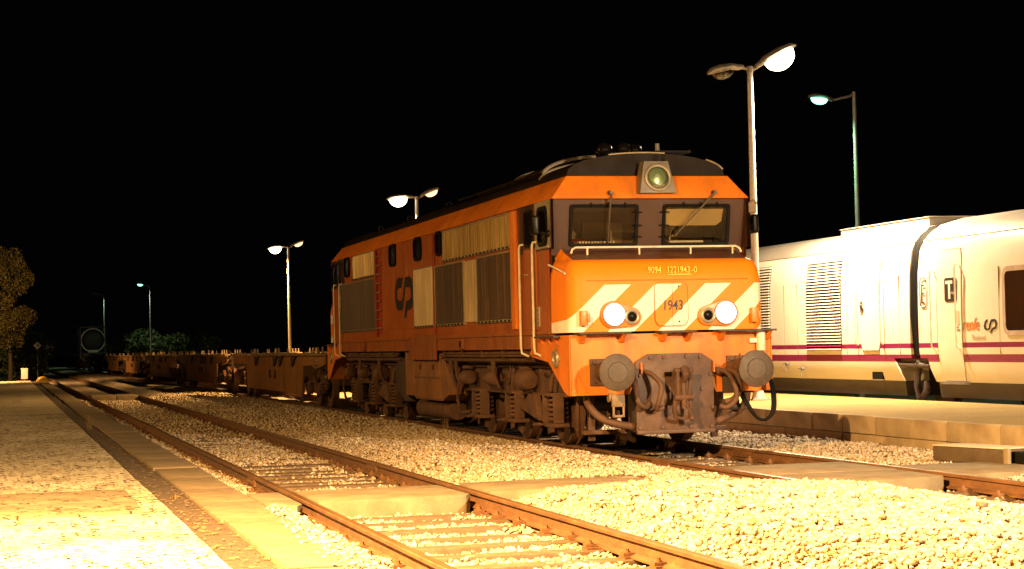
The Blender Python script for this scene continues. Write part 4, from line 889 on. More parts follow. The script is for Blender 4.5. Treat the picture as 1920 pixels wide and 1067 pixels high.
for sx, (x0, x1, x2) in ((-1, (-0.47, -0.30, -0.34)), (1, (0.60, 0.74, 0.66))):
    s = MB(); s.hose([(x0, -0.06, 1.04), (x0+0.08, -0.25, 1.02), (x1, -0.38, 0.86), (x1+0.03*sx, -0.36, 0.66), (x2, -0.3, 0.55), (x2-0.1*sx, -0.28, 0.57)], 0.034); s.cyl((x0, -0.03, 1.04), (x0+0.03, -0.13, 1.04), 0.05, n=10); s.build('brake_hose', M['grime'], loco)
s = MB(); s.hose([(-0.56, -0.05, 0.95), (-0.60, -0.2, 0.85), (-0.58, -0.25, 0.66), (-0.48, -0.24, 0.58), (-0.42, -0.2, 0.62)], 0.038); s.cyl((-0.45,-0.16,0.60), (-0.36,-0.16,0.60), 0.045, n=10); s.build('brake_hose', M['grime'], loco)
s = MB(); s.hose([(0.75, -0.04, 1.05), (0.84, -0.2, 1.0), (0.86, -0.27, 0.8), (0.78, -0.25, 0.66), (0.68, -0.2, 0.62)], 0.04); s.build('brake_hose', M['grime'], loco)
for q, rr in ((0.0, 0.022), (0.03, 0.022)):
    s = MB(); s.hose([(0.92-q, -0.1, 0.80), (0.97-q, -0.25, 0.60), (1.08, -0.3, 0.40), (1.22, -0.3, 0.37), (1.32+q, -0.28, 0.5), (1.34+q, -0.22, 0.8), (1.32, -0.1, 1.0)], rr); s.build('jumper_cable', M['black'], loco)
s = MB(); s.hose([(1.12, 0.15, 0.86), (1.10, 0.12, 0.62), (0.95, 0.08, 0.48), (0.72, 0.06, 0.38), (0.50, 0.05, 0.33)], 0.052); s.build('sand_pipe', M['grime'], loco)
s = MB(); s.hose([(-1.16, 0.25, 0.80), (-1.14, 0.2, 0.62), (-1.0, 0.15, 0.45), (-0.8, 0.1, 0.36), (-0.55, 0.06, 0.31)], 0.052); s.build('sand_pipe', M['grime'], loco)
s = MB(); s.cbox((-0.80, -0.05, 0.67), (0.18, 0.05, 0.16))
for q in (-0.07, 0.07): s.cbox((-0.80+q, -0.06, 0.54), (0.028, 0.03, 0.17))
s.cbox((-0.80, -0.06, 0.465), (0.17, 0.03, 0.03)); s.cyl((-0.92, 0.02, 0.72), (-0.86, 0.02, 0.72), 0.07, n=10); s.build('coupling_stirrup', M['deck'], loco, bevel=0.006)
s = MB(); s.cbox((0.82, 0.02, 0.86), (0.22, 0.14, 0.26)); s.cbox((0.80, -0.02, 0.60), (0.26, 0.12, 0.10)); s.cyl((0.7,-0.04,0.56),(0.95,-0.04,0.54),0.05,n=8); s.build('jumper_box', M['grime_dark'], loco, bevel=0.02)
for x in (-0.49, 0.545):
    s = MB(); s.cbox((x, -0.13, 1.10), (0.02, 0.05, 0.15)); s.build('red_tag', M['frame_orange'], pc)
s = MB(); s.tube([(0.92, -0.1, 1.03), (0.90, -0.14, 1.16), (0.92, -0.15, 1.27)], 0.012, 5); s.tube([(0.95, -0.1, 1.05), (0.955, -0.14, 1.2)], 0.01, 5); s.build('lever', M['grime'], loco)

# --- bogies
def wheel_mesh(sx):
    s = MB(); s.lathe([(-0.065, 0.20), (-0.065, 0.44), (-0.07, 0.47), (-0.07, 0.555), (0.02, 0.55), (0.055, 0.548), (0.06, 0.585), (0.085, 0.58), (0.09, 0.47), (0.03, 0.44), (0.02, 0.2), (0.05, 0.1), (-0.1, 0.1), (-0.1, 0.2)], (0,0,0), (-sx, 0, 0), 40); return s
def make_bogie(y0, label):
    s = MB()
    # side frames with downward horns
    AX = (0.0, 2.15, 4.35)
    for sx in (-1, 1):
        top = [(-0.95, 0.95), (-0.75, 1.12), (5.0, 1.12), (5.2, 0.95)]; bot = []
        prof = [(-0.95, 0.80)]+[(-0.55, 0.78)]
        poly = [(-0.95, 0.72), (5.2, 0.72), (5.2, 0.98), (5.0, 1.10), (-0.75, 1.10), (-0.95, 0.98)]
        s.prism(poly, 0, sx*1.02, sx*1.10)
        s.box(min(sx*1.02, sx*1.16), max(sx*1.02, sx*1.16), -0.9, 5.15, 0.70, 0.74); s.box(min(sx*1.02, sx*1.16), max(sx*1.02, sx*1.16), -0.7, 4.95, 1.10, 1.13)
    s.box(-1.0, 1.0, 0.9, 1.3, 0.6, 1.0); s.box(-1.0, 1.0, 3.1, 3.5, 0.6, 1.0); s.box(-1.0, 1.0, -0.9, -0.75, 0.75, 0.95)
    b = s.build('bogie', M['grime'], loco, bevel=0.012, seg=1); b.location = (0, y0, 0)
    for ya in AX:
        for sx in (-1, 1):
            wheel_mesh(sx).build('wheel', M['grime'], b).location = (sx*0.86, ya, 0.55)
        s = MB(); s.cyl((-0.85, ya, 0.55), (0.85, ya, 0.55), 0.09, n=12); s.build('axle', M['grime_dark'], b)
        for sx in (-1, 1):
            X = sx*1.14
            s = MB(); s.cbox((sx*1.09, ya, 0.55), (0.22, 0.34, 0.36)); s.cyl((sx*1.18, ya, 0.55), (sx*1.24, ya, 0.55), 0.13, n=18); s.cbox((sx*1.16, ya-0.42, 0.30), (0.26, 0.46, 0.06)); s.prism([(ya-0.12, 0.42), (ya-0.3, 0.12), (ya-0.42, 0.10), (ya-0.5, 0.3), (ya-0.3, 0.42)], 0, sx*1.06, sx*1.12); s.build('axle_box', M['grime'], b, bevel=0.02)
            s = MB(); s.coil((X, ya-0.42, 0.345), 0.135, 0.026, 0.37, 5.5); s.cyl((X, ya-0.42, 0.34), (X, ya-0.42, 0.72), 0.08, n=12); s.build('spring', M['grime'], b)
            s = MB(); s.cbox((sx*1.15, ya-0.42, 0.735), (0.30, 0.40, 0.05)); s.box(min(sx*1.12, sx*1.30), max(sx*1.12, sx*1.30), ya-0.19, ya-0.165, 0.33, 0.74); s.box(min(sx*1.12, sx*1.28), max(sx*1.12, sx*1.28), ya-0.66, ya-0.635, 0.33, 0.74); s.build('spring_seat', M['grime'], b, bevel=0.008)
    for sx in (-1, 1):
        for k, (ya, r_) in enumerate(((1.0, 0.16), (3.0, 0.125), (4.75, 0.125))):
            s = MB(); s.lathe([(-0.38, 0.05), (-0.36, r_*0.6), (-0.05, r_*0.65), (-0.02, r_), (0.22, r_), (0.26, r_*0.85), (0.28, r_*0.4)], (sx*1.24, ya, 0.93), (0, -1, 0), 18); s.cyl((sx*1.24, ya+0.5, 0.93), (sx*1.24, ya+0.2, 0.93), 0.03, n=8); s.cbox((sx*1.2, ya+0.1, 1.1), (0.12, 0.3, 0.05)); s.build('brake_cylinder', M['grime'], b)
        s = MB()
        s.tube([(sx*1.2, -0.6, 1.06), (sx*1.26, -0.58, 0.98), (sx*1.26, -0.5, 0.80), (sx*1.2, -0.3, 0.76)], 0.03, 8)
        s.tube([(sx*1.22, 0.2, 1.08), (sx*1.24, 0.0, 1.06), (sx*1.24, -0.35, 1.06)], 0.022, 6)
        s.tube([(sx*1.16, 1.9, 1.2), (sx*1.2, 1.9, 0.85), (sx*1.18, 2.0, 0.62)], 0.018, 6); s.tube([(sx*1.16, 2.05, 1.2), (sx*1.2, 2.05, 0.95), (sx*1.22, 2.35, 0.9)], 0.018, 6)
        s.tube([(sx*1.2, 4.9, 0.95), (sx*1.26, 5.25, 0.85), (sx*1.26, 5.4, 0.55), (sx*1.24, 5.25, 0.32), (sx*1.2, 4.9, 0.34)], 0.028, 8)
        s.tube([(sx*1.2, -0.4, 1.19)]+[(sx*1.2, q, 1.19+0.01*math.sin(q*5)) for q in np.linspace(0, 4.8, 9)], 0.022, 6)
        s.build('pipework', M['grime'], b)
        for ya in (0.45, 2.6, 4.8):
            s = MB(); s.prism([(ya, 0.75), (ya+0.1, 0.75), (ya+0.14, 0.35), (ya+0.05, 0.12), (ya-0.06, 0.16), (ya-0.04, 0.5)], 0, sx*0.99-0.05, sx*0.99+0.05); s.tube([(sx*1.0, ya+0.05, 0.3), (sx*1.16, ya+0.05, 0.28), (sx*1.16, ya+0.4, 0.26)], 0.03, 6); s.build('brake_shoe', M['grime'], b, bevel=0.01)
        s = MB(); s.prism([(0.55, 0.72), (0.35, 0.34), (1.0, 0.44), (1.45, 0.50), (0.9, 0.72)], 0, sx*1.13, sx*1.22); s.build('sand_box', M['grime'], b, bevel=0.01)
    return b
make_bogie(2.12, '')
make_bogie(LEN-2.12-4.35, '')
# --- underfloor: tanks, battery box, pipes
s = MB(); s.box(-0.95, 0.95, 0.35, LEN-0.35, 1.14, 1.384); s.build('floor_pan', M['grime_dark'], loco)
s = MB(); s.box(-1.36, 1.36, 8.25, 10.55, 0.50, 1.38); bx = s.build('battery_box', M['box_brown'], loco, bevel=0.015)
for k in range(2):
    s = MB(); y0 = 8.30+k*1.12; s.box(-1.385, -1.361, y0, y0+1.08, 0.53, 1.33); dr = s.build('battery_door', M['box_brown'], bx, bevel=0.006)
    s = MB()
    for q in (0.12, 0.96): s.cyl((-1.385, y0+q, 1.25), (-1.40, y0+q, 1.25), 0.03, n=8)
    s.box(-1.395, -1.385, y0+0.5, y0+0.56, 1.05, 1.14); s.build('door_latch', M['black'], dr)
    s = MB(); s.box(-1.392, -1.385, y0+0.02, y0+1.06, 0.895, 0.91); s.build('door_hinge', M['grime_dark'], dr)
s = MB(); s.box(-1.36, 1.36, 10.57, 11.45, 0.55, 1.42); s.build('tool_box', M['box_brown'], loco, bevel=0.015)
s = MB(); s.box(-HW-0.03, -HW+0.002, 8.2, 10.5, 1.22, 1.66); s.build('filler_panel', M['sill_orange'], loco, bevel=0.01)
s = MB(); s.prism([(7.75, 0.62), (8.24, 0.5), (8.24, 1.15), (7.95, 1.15), (7.75, 0.98)], 0, -1.36, -1.0); s.build('end_box', M['box_brown'], loco, bevel=0.012)
s = MB(); s.prism([(11.5, 0.42), (11.9, 0.42), (12.7, 0.72), (12.7, 1.1), (12.3, 1.25), (11.5, 1.25)], 0, -1.3, 1.3); s.build('fuel_tank', M['grime_dark'], loco, bevel=0.02)
s = MB(); s.cyl((-1.05, 8.4, 0.32), (-1.05, 11.2, 0.32), 0.17, n=20); s.build('air_reservoir', M['grime'], loco, bevel=0.02)
s = MB(); s.box(-0.9, 0.9, 8.0, 12.5, 0.30, 0.52); s.build('tank_base', M['grime_dark'], loco)
for (z, r_, x) in ((1.335, 0.028, -1.36), (1.235, 0.04, -1.32), (1.29, 0.018, -1.40)):
    for (y0, y1) in ((2.1, 8.1), (12.0, 18.0)):
        s = MB(); s.tube([(x, y0, z), (x, (y0+y1)/2, z-0.006), (x, y1, z)], r_, 8)
        for q in np.linspace(y0+0.3, y1-0.3, 5): s.cbox((x, q, z+0.03), (0.05, 0.05, 0.11))
        s.build('air_pipe', M['grime'], loco)
for yy in (4.6, 7.6, 7.2, 14.2, 16.4):
    s = MB(); s.tube([(-1.34, yy, 1.38), (-1.33, yy, 1.0), (-1.25, yy+0.03, 0.78)], 0.024, 7); s.tube([(-1.36, yy+0.09, 1.38), (-1.34, yy+0.09, 1.05), (-1.27, yy+0.02, 0.85)], 0.016, 6); s.build('down_pipe', M['grime'], loco)
s = MB(); s.prism([(1.62, 1.30), (1.98, 1.30), (1.80, 1.42)], 0, -HW-0.02, -HW+0.01); s.build('step_gusset', M['frame_orange'], loco)
# rail guards in front of the leading wheels
for sx in (-1, 1):
    s = MB(); s.box(sx*0.9-0.05, sx*0.9+0.05, 0.85, 0.90, 0.10, 1.1); s.tube([(sx*0.98, 1.0, 1.0), (sx*1.02, 1.1, 0.6), (sx*0.95, 1.35, 0.15)], 0.03, 7); s.cbox((sx*0.75, 0.8, 0.22), (0.6, 0.1, 0.06)); s.build('rail_guard', M['grime'], loco, bevel=0.006)
# --- rear end, mostly hidden: nose, windscreen sheet and cab sides
rear = nose(loco); rear.location = (0, LEN, 0); rear.rotation_euler = (0, 0, math.pi)
for sx in (-1, 1):
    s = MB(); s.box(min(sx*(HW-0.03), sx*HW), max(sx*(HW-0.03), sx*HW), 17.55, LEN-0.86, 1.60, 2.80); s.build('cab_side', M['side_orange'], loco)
    s = MB(); s.box(min(sx*(HW-0.03), sx*HW), max(sx*(HW-0.03), sx*HW), 17.55, LEN-0.74, 2.802, 3.448); cs = s.build('cab_side', M['brown'], loco)
    s = MB(); frame_loop(s, rrect(LEN-1.36, LEN-0.97, 2.88, 3.32, 0.09), 0, sx*HW, 0.05, sx*0.03); s.build('window_frame', M['black'], cs)
    s = MB(); s.prism(rrect(LEN-1.36, LEN-0.97, 2.88, 3.32, 0.09), 0, sx*(HW+0.002), sx*(HW+0.012)); s.build('pane', M['win_dark'], cs, smooth=False)
s = MB(); s.add([(-HW,LEN-0.93,2.68),(HW,LEN-0.93,2.68),(HW,LEN-0.78,3.448),(-HW,LEN-0.78,3.448)], [(0,1,2,3)]); s.build('windscreen_surround', M['brown'], loco, smooth=False)

# ================================================================== container wagons behind the locomotive
def wagon_bogie(parent, yc):
    s = MB()
    for sx in (-1, 1): s.prism([(-1.25, 0.62), (-0.75, 0.80), (-0.45, 0.55), (0.45, 0.55), (0.75, 0.80), (1.25, 0.62), (1.2, 0.45), (0.6, 0.34), (-0.6, 0.34), (-1.2, 0.45)], 0, sx*1.0, sx*1.1)
    s.box(-1.0, 1.0, -0.25, 0.25, 0.42, 0.80)
    b = s.build('bogie', M['grime'], parent, bevel=0.015, seg=1); b.location = (0, yc, 0)
    for ya in (-0.9, 0.9):
        for sx in (-1, 1):
            q = MB(); q.lathe([(-0.065, 0.1), (-0.065, 0.42), (-0.07, 0.455), (0.055, 0.45), (0.06, 0.485), (0.085, 0.48), (0.09, 0.40), (0.02, 0.38), (0.02, 0.1)], (0,0,0), (-sx,0,0), 24); q.build('wheel', M['grime'], b).location = (sx*0.86, ya, 0.46)
            q = MB(); q.cbox((sx*1.12, ya, 0.48), (0.2, 0.26, 0.28))
            for e in (-0.2, 0.2): q.coil((sx*1.12, ya+e, 0.36), 0.07, 0.018, 0.28, 4, n=4, seg=8)
            q.build('axle_box', M['grime'], b)
        q = MB(); q.cyl((-0.85, ya, 0.46), (0.85, ya, 0.46), 0.08, n=8); q.build('axle', M['grime_dark'], b)
def make_wagon():
    L = 20.0; g = empty('container_wagon', (0, 0, 0), category='wagon', group='empty container wagons coupled behind the locomotive')
    for sx in (-1, 1):
        s = MB(); s.prism([(0.3, 1.08), (3.75, 1.04), (4.05, 0.30), (15.6, 0.30), (15.95, 1.04), (L-0.3, 1.08), (L-0.3, 1.30), (0.3, 1.30)], 0, sx*1.22, sx*1.28); s.build('side_sill', M['wagon'], g, bevel=0.008, seg=1)
        s = MB(); s.box(min(sx*1.16, sx*1.36), max(sx*1.16, sx*1.36), 0.3, L-0.3, 1.302, 1.37); s.build('deck_rail', M['deck'], g, bevel=0.008, seg=1)
        for yy in (0.6, 1.3, 2.0, 6.6, 8.4, 8.9, 13.2, 13.9, 17.8, 18.5, 19.2):
            s = MB(); s.box(sx*1.26-0.03, sx*1.26+0.03, yy-0.04, yy+0.04, 1.371, 1.41); s.cyl((sx*1.26, yy, 1.41), (sx*1.26, yy, 1.52), 0.026, 0.018, n=8); s.build('container_spigot', M['deck'], g)
        for yy in (5.2, 7.7, 8.8, 13.0):
            s = MB(); s.prism([(yy-0.5, 1.29), (yy+0.45, 1.29), (yy+0.38, 1.0), (yy+0.25, 1.0), (yy+0.2, 1.16), (yy+0.02, 1.05), (yy-0.1, 1.18)], 0, sx*1.281, sx*1.33); s.build('hinged_bracket', M['grime_dark'], g, bevel=0.006, seg=1)
        for yy in (9.0, 10.1): 
            s = MB(); s.ring((sx*1.30, yy, 0.78), (1,0,0), 0.10, 0.03, 12, 5); s.build('brake_handwheel', M['grime_dark'], g)
    s = MB(); s.box(-1.2, 1.2, 0.3, 0.55, 0.95, 1.30); s.box(-1.2, 1.2, L-0.55, L-0.3, 0.95, 1.30); s.box(-0.35, 0.35, 0.5, L-0.5, 0.7, 1.28)
    for q in (4.2, 8.0, 12.0, 15.8): s.box(-1.2, 1.2, q-0.1, q+0.1, 1.05, 1.28)
    s.build('frame', M['grime_dark'], g)
    for sy in (0, 1):
        for sx in (-1, 1):
            s = MB(); y0 = 0.3 if sy == 0 else L-0.3; d = -1 if sy == 0 else 1
            s.lathe([(0, 0.12), (0.34, 0.1), (0.56, 0.09), (0.57, 0.22), (0.60, 0.22), (0.61, 0.05)], (sx*0.975, y0, 1.06), (0, d, 0), 18); s.build('buffer', M['grime'], g)
    s = MB(); s.tube([(-0.9, 0.25, 1.30), (-1.1, 0.1, 1.36), (-1.25, 0.9, 1.2), (-1.28, 2.2, 1.18)], 0.03, 6); s.tube([(-1.2, 0.4, 1.1), (-1.3, 1.6, 1.0), (-1.2, 3.2, 1.2)], 0.03, 6); s.build('brake_rigging', M['deck'], g)
    wagon_bogie(g, 2.5); wagon_bogie(g, 17.5)
    return g
wg = make_wagon(); wg.location = (0, 21.25, 0)
WL = ['empty brown container wagon coupled directly behind the orange locomotive', 'second empty container wagon behind the locomotive, half in shadow', 'third empty container wagon behind the locomotive',
      'fourth empty container wagon behind the locomotive', 'fifth empty container wagon behind the locomotive', 'sixth empty container wagon behind the locomotive', 'seventh wagon behind the locomotive, next to the tank container', 'container wagon carrying the steel tank container']
wg['label'] = WL[0]
for k in range(1, 8): clone(wg, (0 if k < 7 else -0.25, 21.25+21.2*k, 0), label=WL[k])
# ---- tank container at the far end
tk = empty('tank_container', (-0.25, 171.2, 1.525), label='steel tank container in a square frame on the far wagon', category='tank container')
s = MB()
for a in (-1.2, 1.2):
    for y in (0, 5.9):
        s.box(a-0.08, a+0.08, y, y+0.16, 0, 2.75)
    for z in (0.0, 2.6): s.box(a-0.07, a+0.07, 0.16, 5.9, z, z+0.15)
for y in (0.0, 5.9):
    for z in (0.0, 2.6): s.box(-1.12, 1.12, y+0.01, y+0.15, z+0.005, z+0.145)
s.build('frame', M['tank_frame'], tk)
s = MB(); s.lathe([(0.12, 0.35), (0.16, 0.75), (0.30, 1.02), (0.5, 1.14), (5.4, 1.14), (5.7, 0.9), (5.85, 0.3)], (0, 0, 1.36), (0, 1, 0), 40); s.build('tank', M['tank_frame'], tk)
s = MB()
for i in range(16):
    a, b = R(22.5*i), R(22.5*i+22.5); s.tube([(1.16*math.cos(a), 0.06, 1.36+1.16*math.sin(a)), (1.16*math.cos(b), 0.06, 1.36+1.16*math.sin(b))], 0.06, 6)
s.build('end_ring', M['white'], tk)  # steel ring painted white to stand for its lamp reflections
s = MB(); s.box(-0.45, 0.45, 0.02, 0.14, 0.16, 0.42); s.build('valve_box', M['silver'], tk)

# ================================================================== white passenger train beyond the platform
TX = 7.30
SEC = [(0.10, 0.62), (0.035, 0.85), (0.0, 1.20), (0.0, 2.0), (0.015, 2.6), (0.07, 3.00), (0.16, 3.17)]
ROOF = [(0.16, 3.17), (0.28, 3.31), (0.50, 3.46), (0.95, 3.58), (1.47, 3.62)]
def car_ring(sec, y):
    L = [(dx, y, z) for dx, z in sec]; Rr = [(2*1.47-dx, y, z) for dx, z in reversed(sec)]
    return L+Rr
def coach(y0, y1, label, cut0=None, cut1=None):
    """origin at the track-side foot of the car; body runs along +Y"""
    c = empty('rail_coach', (TX, y0, 0), label=label, category='rail coach'); L = y1-y0
    hi = [p for p in SEC if p[1] >= 1.0]; hi = [(0.018, 1.04)]+[p for p in hi if p[1] > 1.05]
    s = MB(); s.loft([car_ring(hi, 0), car_ring(hi, L)]); body_ = s.build('body', M['talgo'], c)
    lowp = [(0.10, 0.62), (0.035, 0.85), (0.018, 1.038)]
    a0, a1 = cut0 or (0, 0), cut1 or (0, 0)
    def ringl(k, end): return [(dx, (a0[0]+(a0[1]-a0[0])*(1.04-z)/0.42) if end == 0 else L-(a1[0]+(a1[1]-a1[0])*(1.04-z)/0.42), z) for dx, z in lowp]
    q = MB()
    A = ringl(0, 0); B = ringl(0, 1); A2 = [(2.94-x, y, z) for x, y, z in reversed(A)]; B2 = [(2.94-x, y, z) for x, y, z in reversed(B)]
    q.loft([A+A2, B+B2]); q.build('lower_body', M['talgo'], c)
    s = MB(); s.loft([car_ring(ROOF, 0), car_ring(ROOF, L)]); s.build('roof', M['talgo_roof'], c)
    s = MB(); s.tube([(0.155, 0, 3.17), (0.155, L, 3.17)], 0.012, 6); s.build('gutter', M['talgo_roof'], c)
    s = MB(); ys_, ye_ = a0[1]+0.05, L-a1[1]-0.05; s.loft([[(0.12, y, 0.615), (0.16, y, 0.34), (2.78, y, 0.34), (2.82, y, 0.615)] for y in (ys_, ye_)]); s.build('skirt', M['talgo_dark'], c)
    return c
GAP0, GAP1 = 7.27, 7.62
ca = coach(GAP1, 33.0, 'white train power car with louvred side panel and plain door', cut0=(0.72, 0.44))
cbn = coach(-22.0, GAP0, 'white passenger coach with a wide dark window and entrance door', cut1=(0.29, 0.45))
# rubber gangway between the cars
gw = empty('gangway', (TX+0.035, GAP0+0.012, 0), label='black rubber gangway joining the two white train cars', category='gangway')
s = MB(); Lg = GAP1-GAP0-0.024
for k in range(3):
    y0, y1 = Lg*k/3+0.004, Lg*(k+1)/3-0.004; P_ = [(0.03, 1.08), (-0.02, 1.8), (-0.005, 2.6), (0.1, 3.14), (0.4, 3.44), (0.9, 3.58), (1.35, 3.61), (1.8, 3.58), (2.3, 3.44), (2.6, 3.14), (2.7, 2.6), (2.7, 1.08)]
    s.loft([[(x, y, z) for x, z in P_] for y in (y0, y1)])
s.build('bellows', M['black'], gw)
# running gear in the gap
rg = empty('wheel_unit', (TX+0.1, GAP0-0.27, 0), label='dark wheel unit with suspension links under the joint of the white cars', category='wheel unit')
s = MB(); s.box(0.0, 2.7, -0.0, 1.25, 0.98, 1.032); s.cyl((-0.02, 0.0, 0.90), (-0.02, 1.2, 0.92), 0.05, n=10); s.build('yoke', M['grime_dark'], rg)
s = MB(); s.box(0.5, 2.3, 0.1, 1.1, 0.35, 0.97); s.build('frame', M['black'], rg)
s = MB(); s.tube([(0.02, 0.55, 0.9), (0.0, 0.6, 0.55), (0.0, 0.5, 0.3)], 0.06, 8); s.tube([(0.02, 0.25, 0.62), (0.0, 0.2, 0.45), (0.0, 0.4, 0.30)], [0.05, 0.08, 0.06], 8); s.cyl((0.0, 0.45, 0.98), (0.0, 0.52, 0.86), 0.07, n=8); s.build('suspension_link', M['grime_dark'], rg)
for sx in (0.6, 2.34):
    s = MB(); s.lathe([(-0.06, 0.1), (-0.06, 0.4), (0.05, 0.4), (0.08, 0.43), (0.08, 0.1)], (sx, 0.6, 0.40), (1, 0, 0), 24); s.build('wheel', M['grime_dark'], rg)
def TS(px, py): q = on_plane(px, py, 0, TX); return q.y, q.z
# ---- details of the power car
def SX(z):
    for (a, za), (b, zb) in zip(SEC[:-1], SEC[1:]):
        if za <= z <= zb: return a+(b-a)*(z-za)/(zb-za)
    return 0.15
def louvre(parent, y0, y1, z0, z1, n):
    s = MB(); zz = np.linspace(z0, z1, 9); s.loft([[(SX(z)-0.006, y0, z), (SX(z)-0.006, y1, z), (SX(z)+0.03, y1, z), (SX(z)+0.03, y0, z)] for z in zz]); b = s.build('louvre_backing', M['black'], parent)
    for k in range(n):
        z = z0+(z1-z0)*(k+0.5)/n; h = (z1-z0)/n
        q = MB(); dx = SX(z)-0.006
        q.add([(dx-0.030, y0+0.02, z-h*0.30), (dx-0.030, y1-0.02, z-h*0.30), (dx-0.005, y1-0.02, z+h*0.30), (dx-0.005, y0+0.02, z+h*0.30), (dx+0.01, y0+0.02, z-h*0.30), (dx+0.01, y1-0.02, z-h*0.30)], [(0,1,2,3), (0,4,5,1), (4,3,2,5), (0,3,4), (1,5,2)])
        q.build('slat', M['talgo'] if z < 1.33 else M['louvre'], b, smooth=False)
louvre(ca, 10.62-GAP1, 12.34-GAP1, 1.20, 3.02, 30)
louvre(ca, 14.3-GAP1, 16.0-GAP1, 1.20, 3.02, 30)
def train_door(parent, y0, y1, z0, z1, mat, off):
    s = MB(); poly = [(0.0, 0)]; n = 9; V = []
    def xs(z):
        for (a, za), (b, zb) in zip(SEC[:-1], SEC[1:]):
            if za <= z <= zb: return a+(b-a)*(z-za)/(zb-za)
        return 0.15
    out = rrect(y0, y1, z0, z1, 0.10, 6)
    zs = np.linspace(z0+0.002, z1-0.002, 12); s2 = MB(); rows = []
    for z in zs:
        ins = 0.0
        for zz in (z0, z1):
            d = abs(z-zz)
            if d < 0.1: ins = 0.1-math.sqrt(max(0, 0.01-(0.1-d)**2))
        rows.append([(xs(z)-off, y0+ins, z), (xs(z)-off, y1-ins, z), (xs(z)+0.01, y1-ins, z), (xs(z)+0.01, y0+ins, z)])
    s2.loft(rows); d_ = s2.build('door', mat, parent, bevel=0.0)
    if mat is not M['seam']:
        sm = train_door(d_, y0-0.016, y1+0.016, z0-0.014, z1+0.016, M['seam'], 0.005); sm.name = 'door_seam'
    return d_
da = train_door(ca, 8.86-GAP1, 9.72-GAP1, 1.19, 3.05, M['talgo_plain'], 0.014)
s = MB(); s.cbox((-0.03, 9.62-GAP1, 2.08), (0.03, 0.06, 0.12)); s.cyl((-0.045, 9.66-GAP1, 2.06), (-0.045, 9.54-GAP1, 2.06), 0.014, n=8); s.cbox((-0.02, 9.64-GAP1, 2.02), (0.02, 0.1, 0.2)); s.build('door_handle', M['grey'], da)
def grab(parent, y, z0, z1, name='grab_rail'):
    s = MB(); s.tube([(0.0, y, z1), (-0.06, y, z1-0.04), (-0.065, y, z1-0.12), (-0.065, y, z0+0.12), (-0.06, y, z0+0.04), (0.0, y, z0)], 0.016, 8); s.build(name, M['rail_white'], parent)
grab(ca, 9.86-GAP1, 1.30, 2.55); grab(ca, 8.74-GAP1, 1.30, 2.55)
for q in (0.42, 2.75, 5.2, 5.9):
    s = MB(); s.box(-0.003, 0.02, q, q+0.008, 1.12, 2.58); s.build('panel_joint', M['seam'], ca)
for q in (26.3, 23.6):
    s = MB(); s.box(-0.003, 0.02, q, q+0.008, 1.12, 2.58); s.build('panel_joint', M['seam'], cbn)
s = MB(); s.box(0.5, 2.3, 0.1, 4.0, 3.36, 3.625); s.box(0.48, 2.32, 0.08, 4.02, 3.626, 3.648); s.build('roof_unit', M['talgo_roof'], ca, bevel=0.02)
for yy, zz in ((13.4, 0.92), (12.6, 0.82)):
    s = MB(); s.cyl((0.02, yy-GAP1, zz), (-0.04, yy-GAP1, zz), 0.03, n=8); s.cbox((-0.03, yy-GAP1+0.06, zz), (0.02, 0.22, 0.02)); s.cbox((-0.03, yy-GAP1+0.03, zz-0.08), (0.02, 0.02, 0.16)); s.build('coupling_plug', M['grey'], ca)
s = MB(); y0, z0 = TS(1640, 715); s.box(0.05, 0.10, y0-GAP1-0.25, y0-GAP1+0.2, 0.64, 0.78); s.build('step_well', M['black'], ca); s = MB(); s.box(0.03, 0.12, y0-GAP1-0.28, y0-GAP1+0.23, 0.62, 0.635); s.build('step_plate', M['silver'], ca)
# ---- details of the coach
CY = -22.0
db = train_door(cbn, 5.62-CY, 6.50-CY, 0.64, 2.95, M['talgo_plain'], 0.014)
s = MB(); s.box(0.02, 0.16, 5.60-CY, 6.52-CY, 0.585, 0.632); s.build('door_step', M['grey'], db)
grab(cbn, 6.66-CY, 1.20, 2.62); grab(cbn, 5.62-CY+0.10, 1.20, 2.70)
y0, y1, z0, z1 = TS(1756, 0)[0], TS(1778, 0)[0], 2.03, 2.45
s = MB(); s.prism(rrect(y1-CY, y0-CY, z0, z1, 0.05), 0, -0.010, -0.020); cw = s.build('class_sign', M['ink'], cbn, smooth=False)
s = MB(); ya = y0-CY-0.05; s.box(-0.024, -0.0205, ya-0.26, ya, 2.345, 2.40); s.box(-0.024, -0.0205, ya-0.17, ya-0.10, 2.08, 2.344); s.build('letter', M['white'], cw, smooth=False)
text_mesh('lettering', 'urista', 0.085, M['box_lid'], cw, (-0.0205, y0-CY-0.21, 2.16), ROT_LEFT, extrude=0.002, align='LEFT', sx=0.85)
# rounded E emblem panel left of the door
s = MB(); frame_loop(s, rrect(6.92-CY, 7.16-CY, 1.96, 2.48, 0.10), 0, -0.006, 0.018, -0.006); eb = s.build('class_emblem', M['ink'], cbn)
s = MB(); yb = 7.11-CY; s.box(-0.010, -0.006, yb-0.025, yb, 2.03, 2.36)
for z in (2.03, 2.19, 2.335): s.box(-0.0105, -0.0058, yb-0.11, yb-0.027, z, z+0.025)
s.build('letter', M['ink'], eb, smooth=False)
s = MB(); yc = TS(1780, 0)[0]-CY; s.box(-0.020, -0.013, yc-0.03, yc+0.05, 1.62, 1.87); s.build('door_control', M['box_lid'], db)
s = MB(); s.box(-0.020, -0.013, yc-0.06, yc+0.06, 1.52, 1.545); s.box(-0.020, -0.013, yc+0.0, yc+0.06, 1.57, 1.59); s.build('door_notice', M['grey'], db)
yt, zt = TS(1805, 614); text_mesh('lettering', 'renfe', 0.30, M['frame_orange'], cbn, (-0.005, yt-CY, zt-0.05), ROT_LEFT, shear=0.22, align='LEFT', extrude=0.002, sx=0.95)
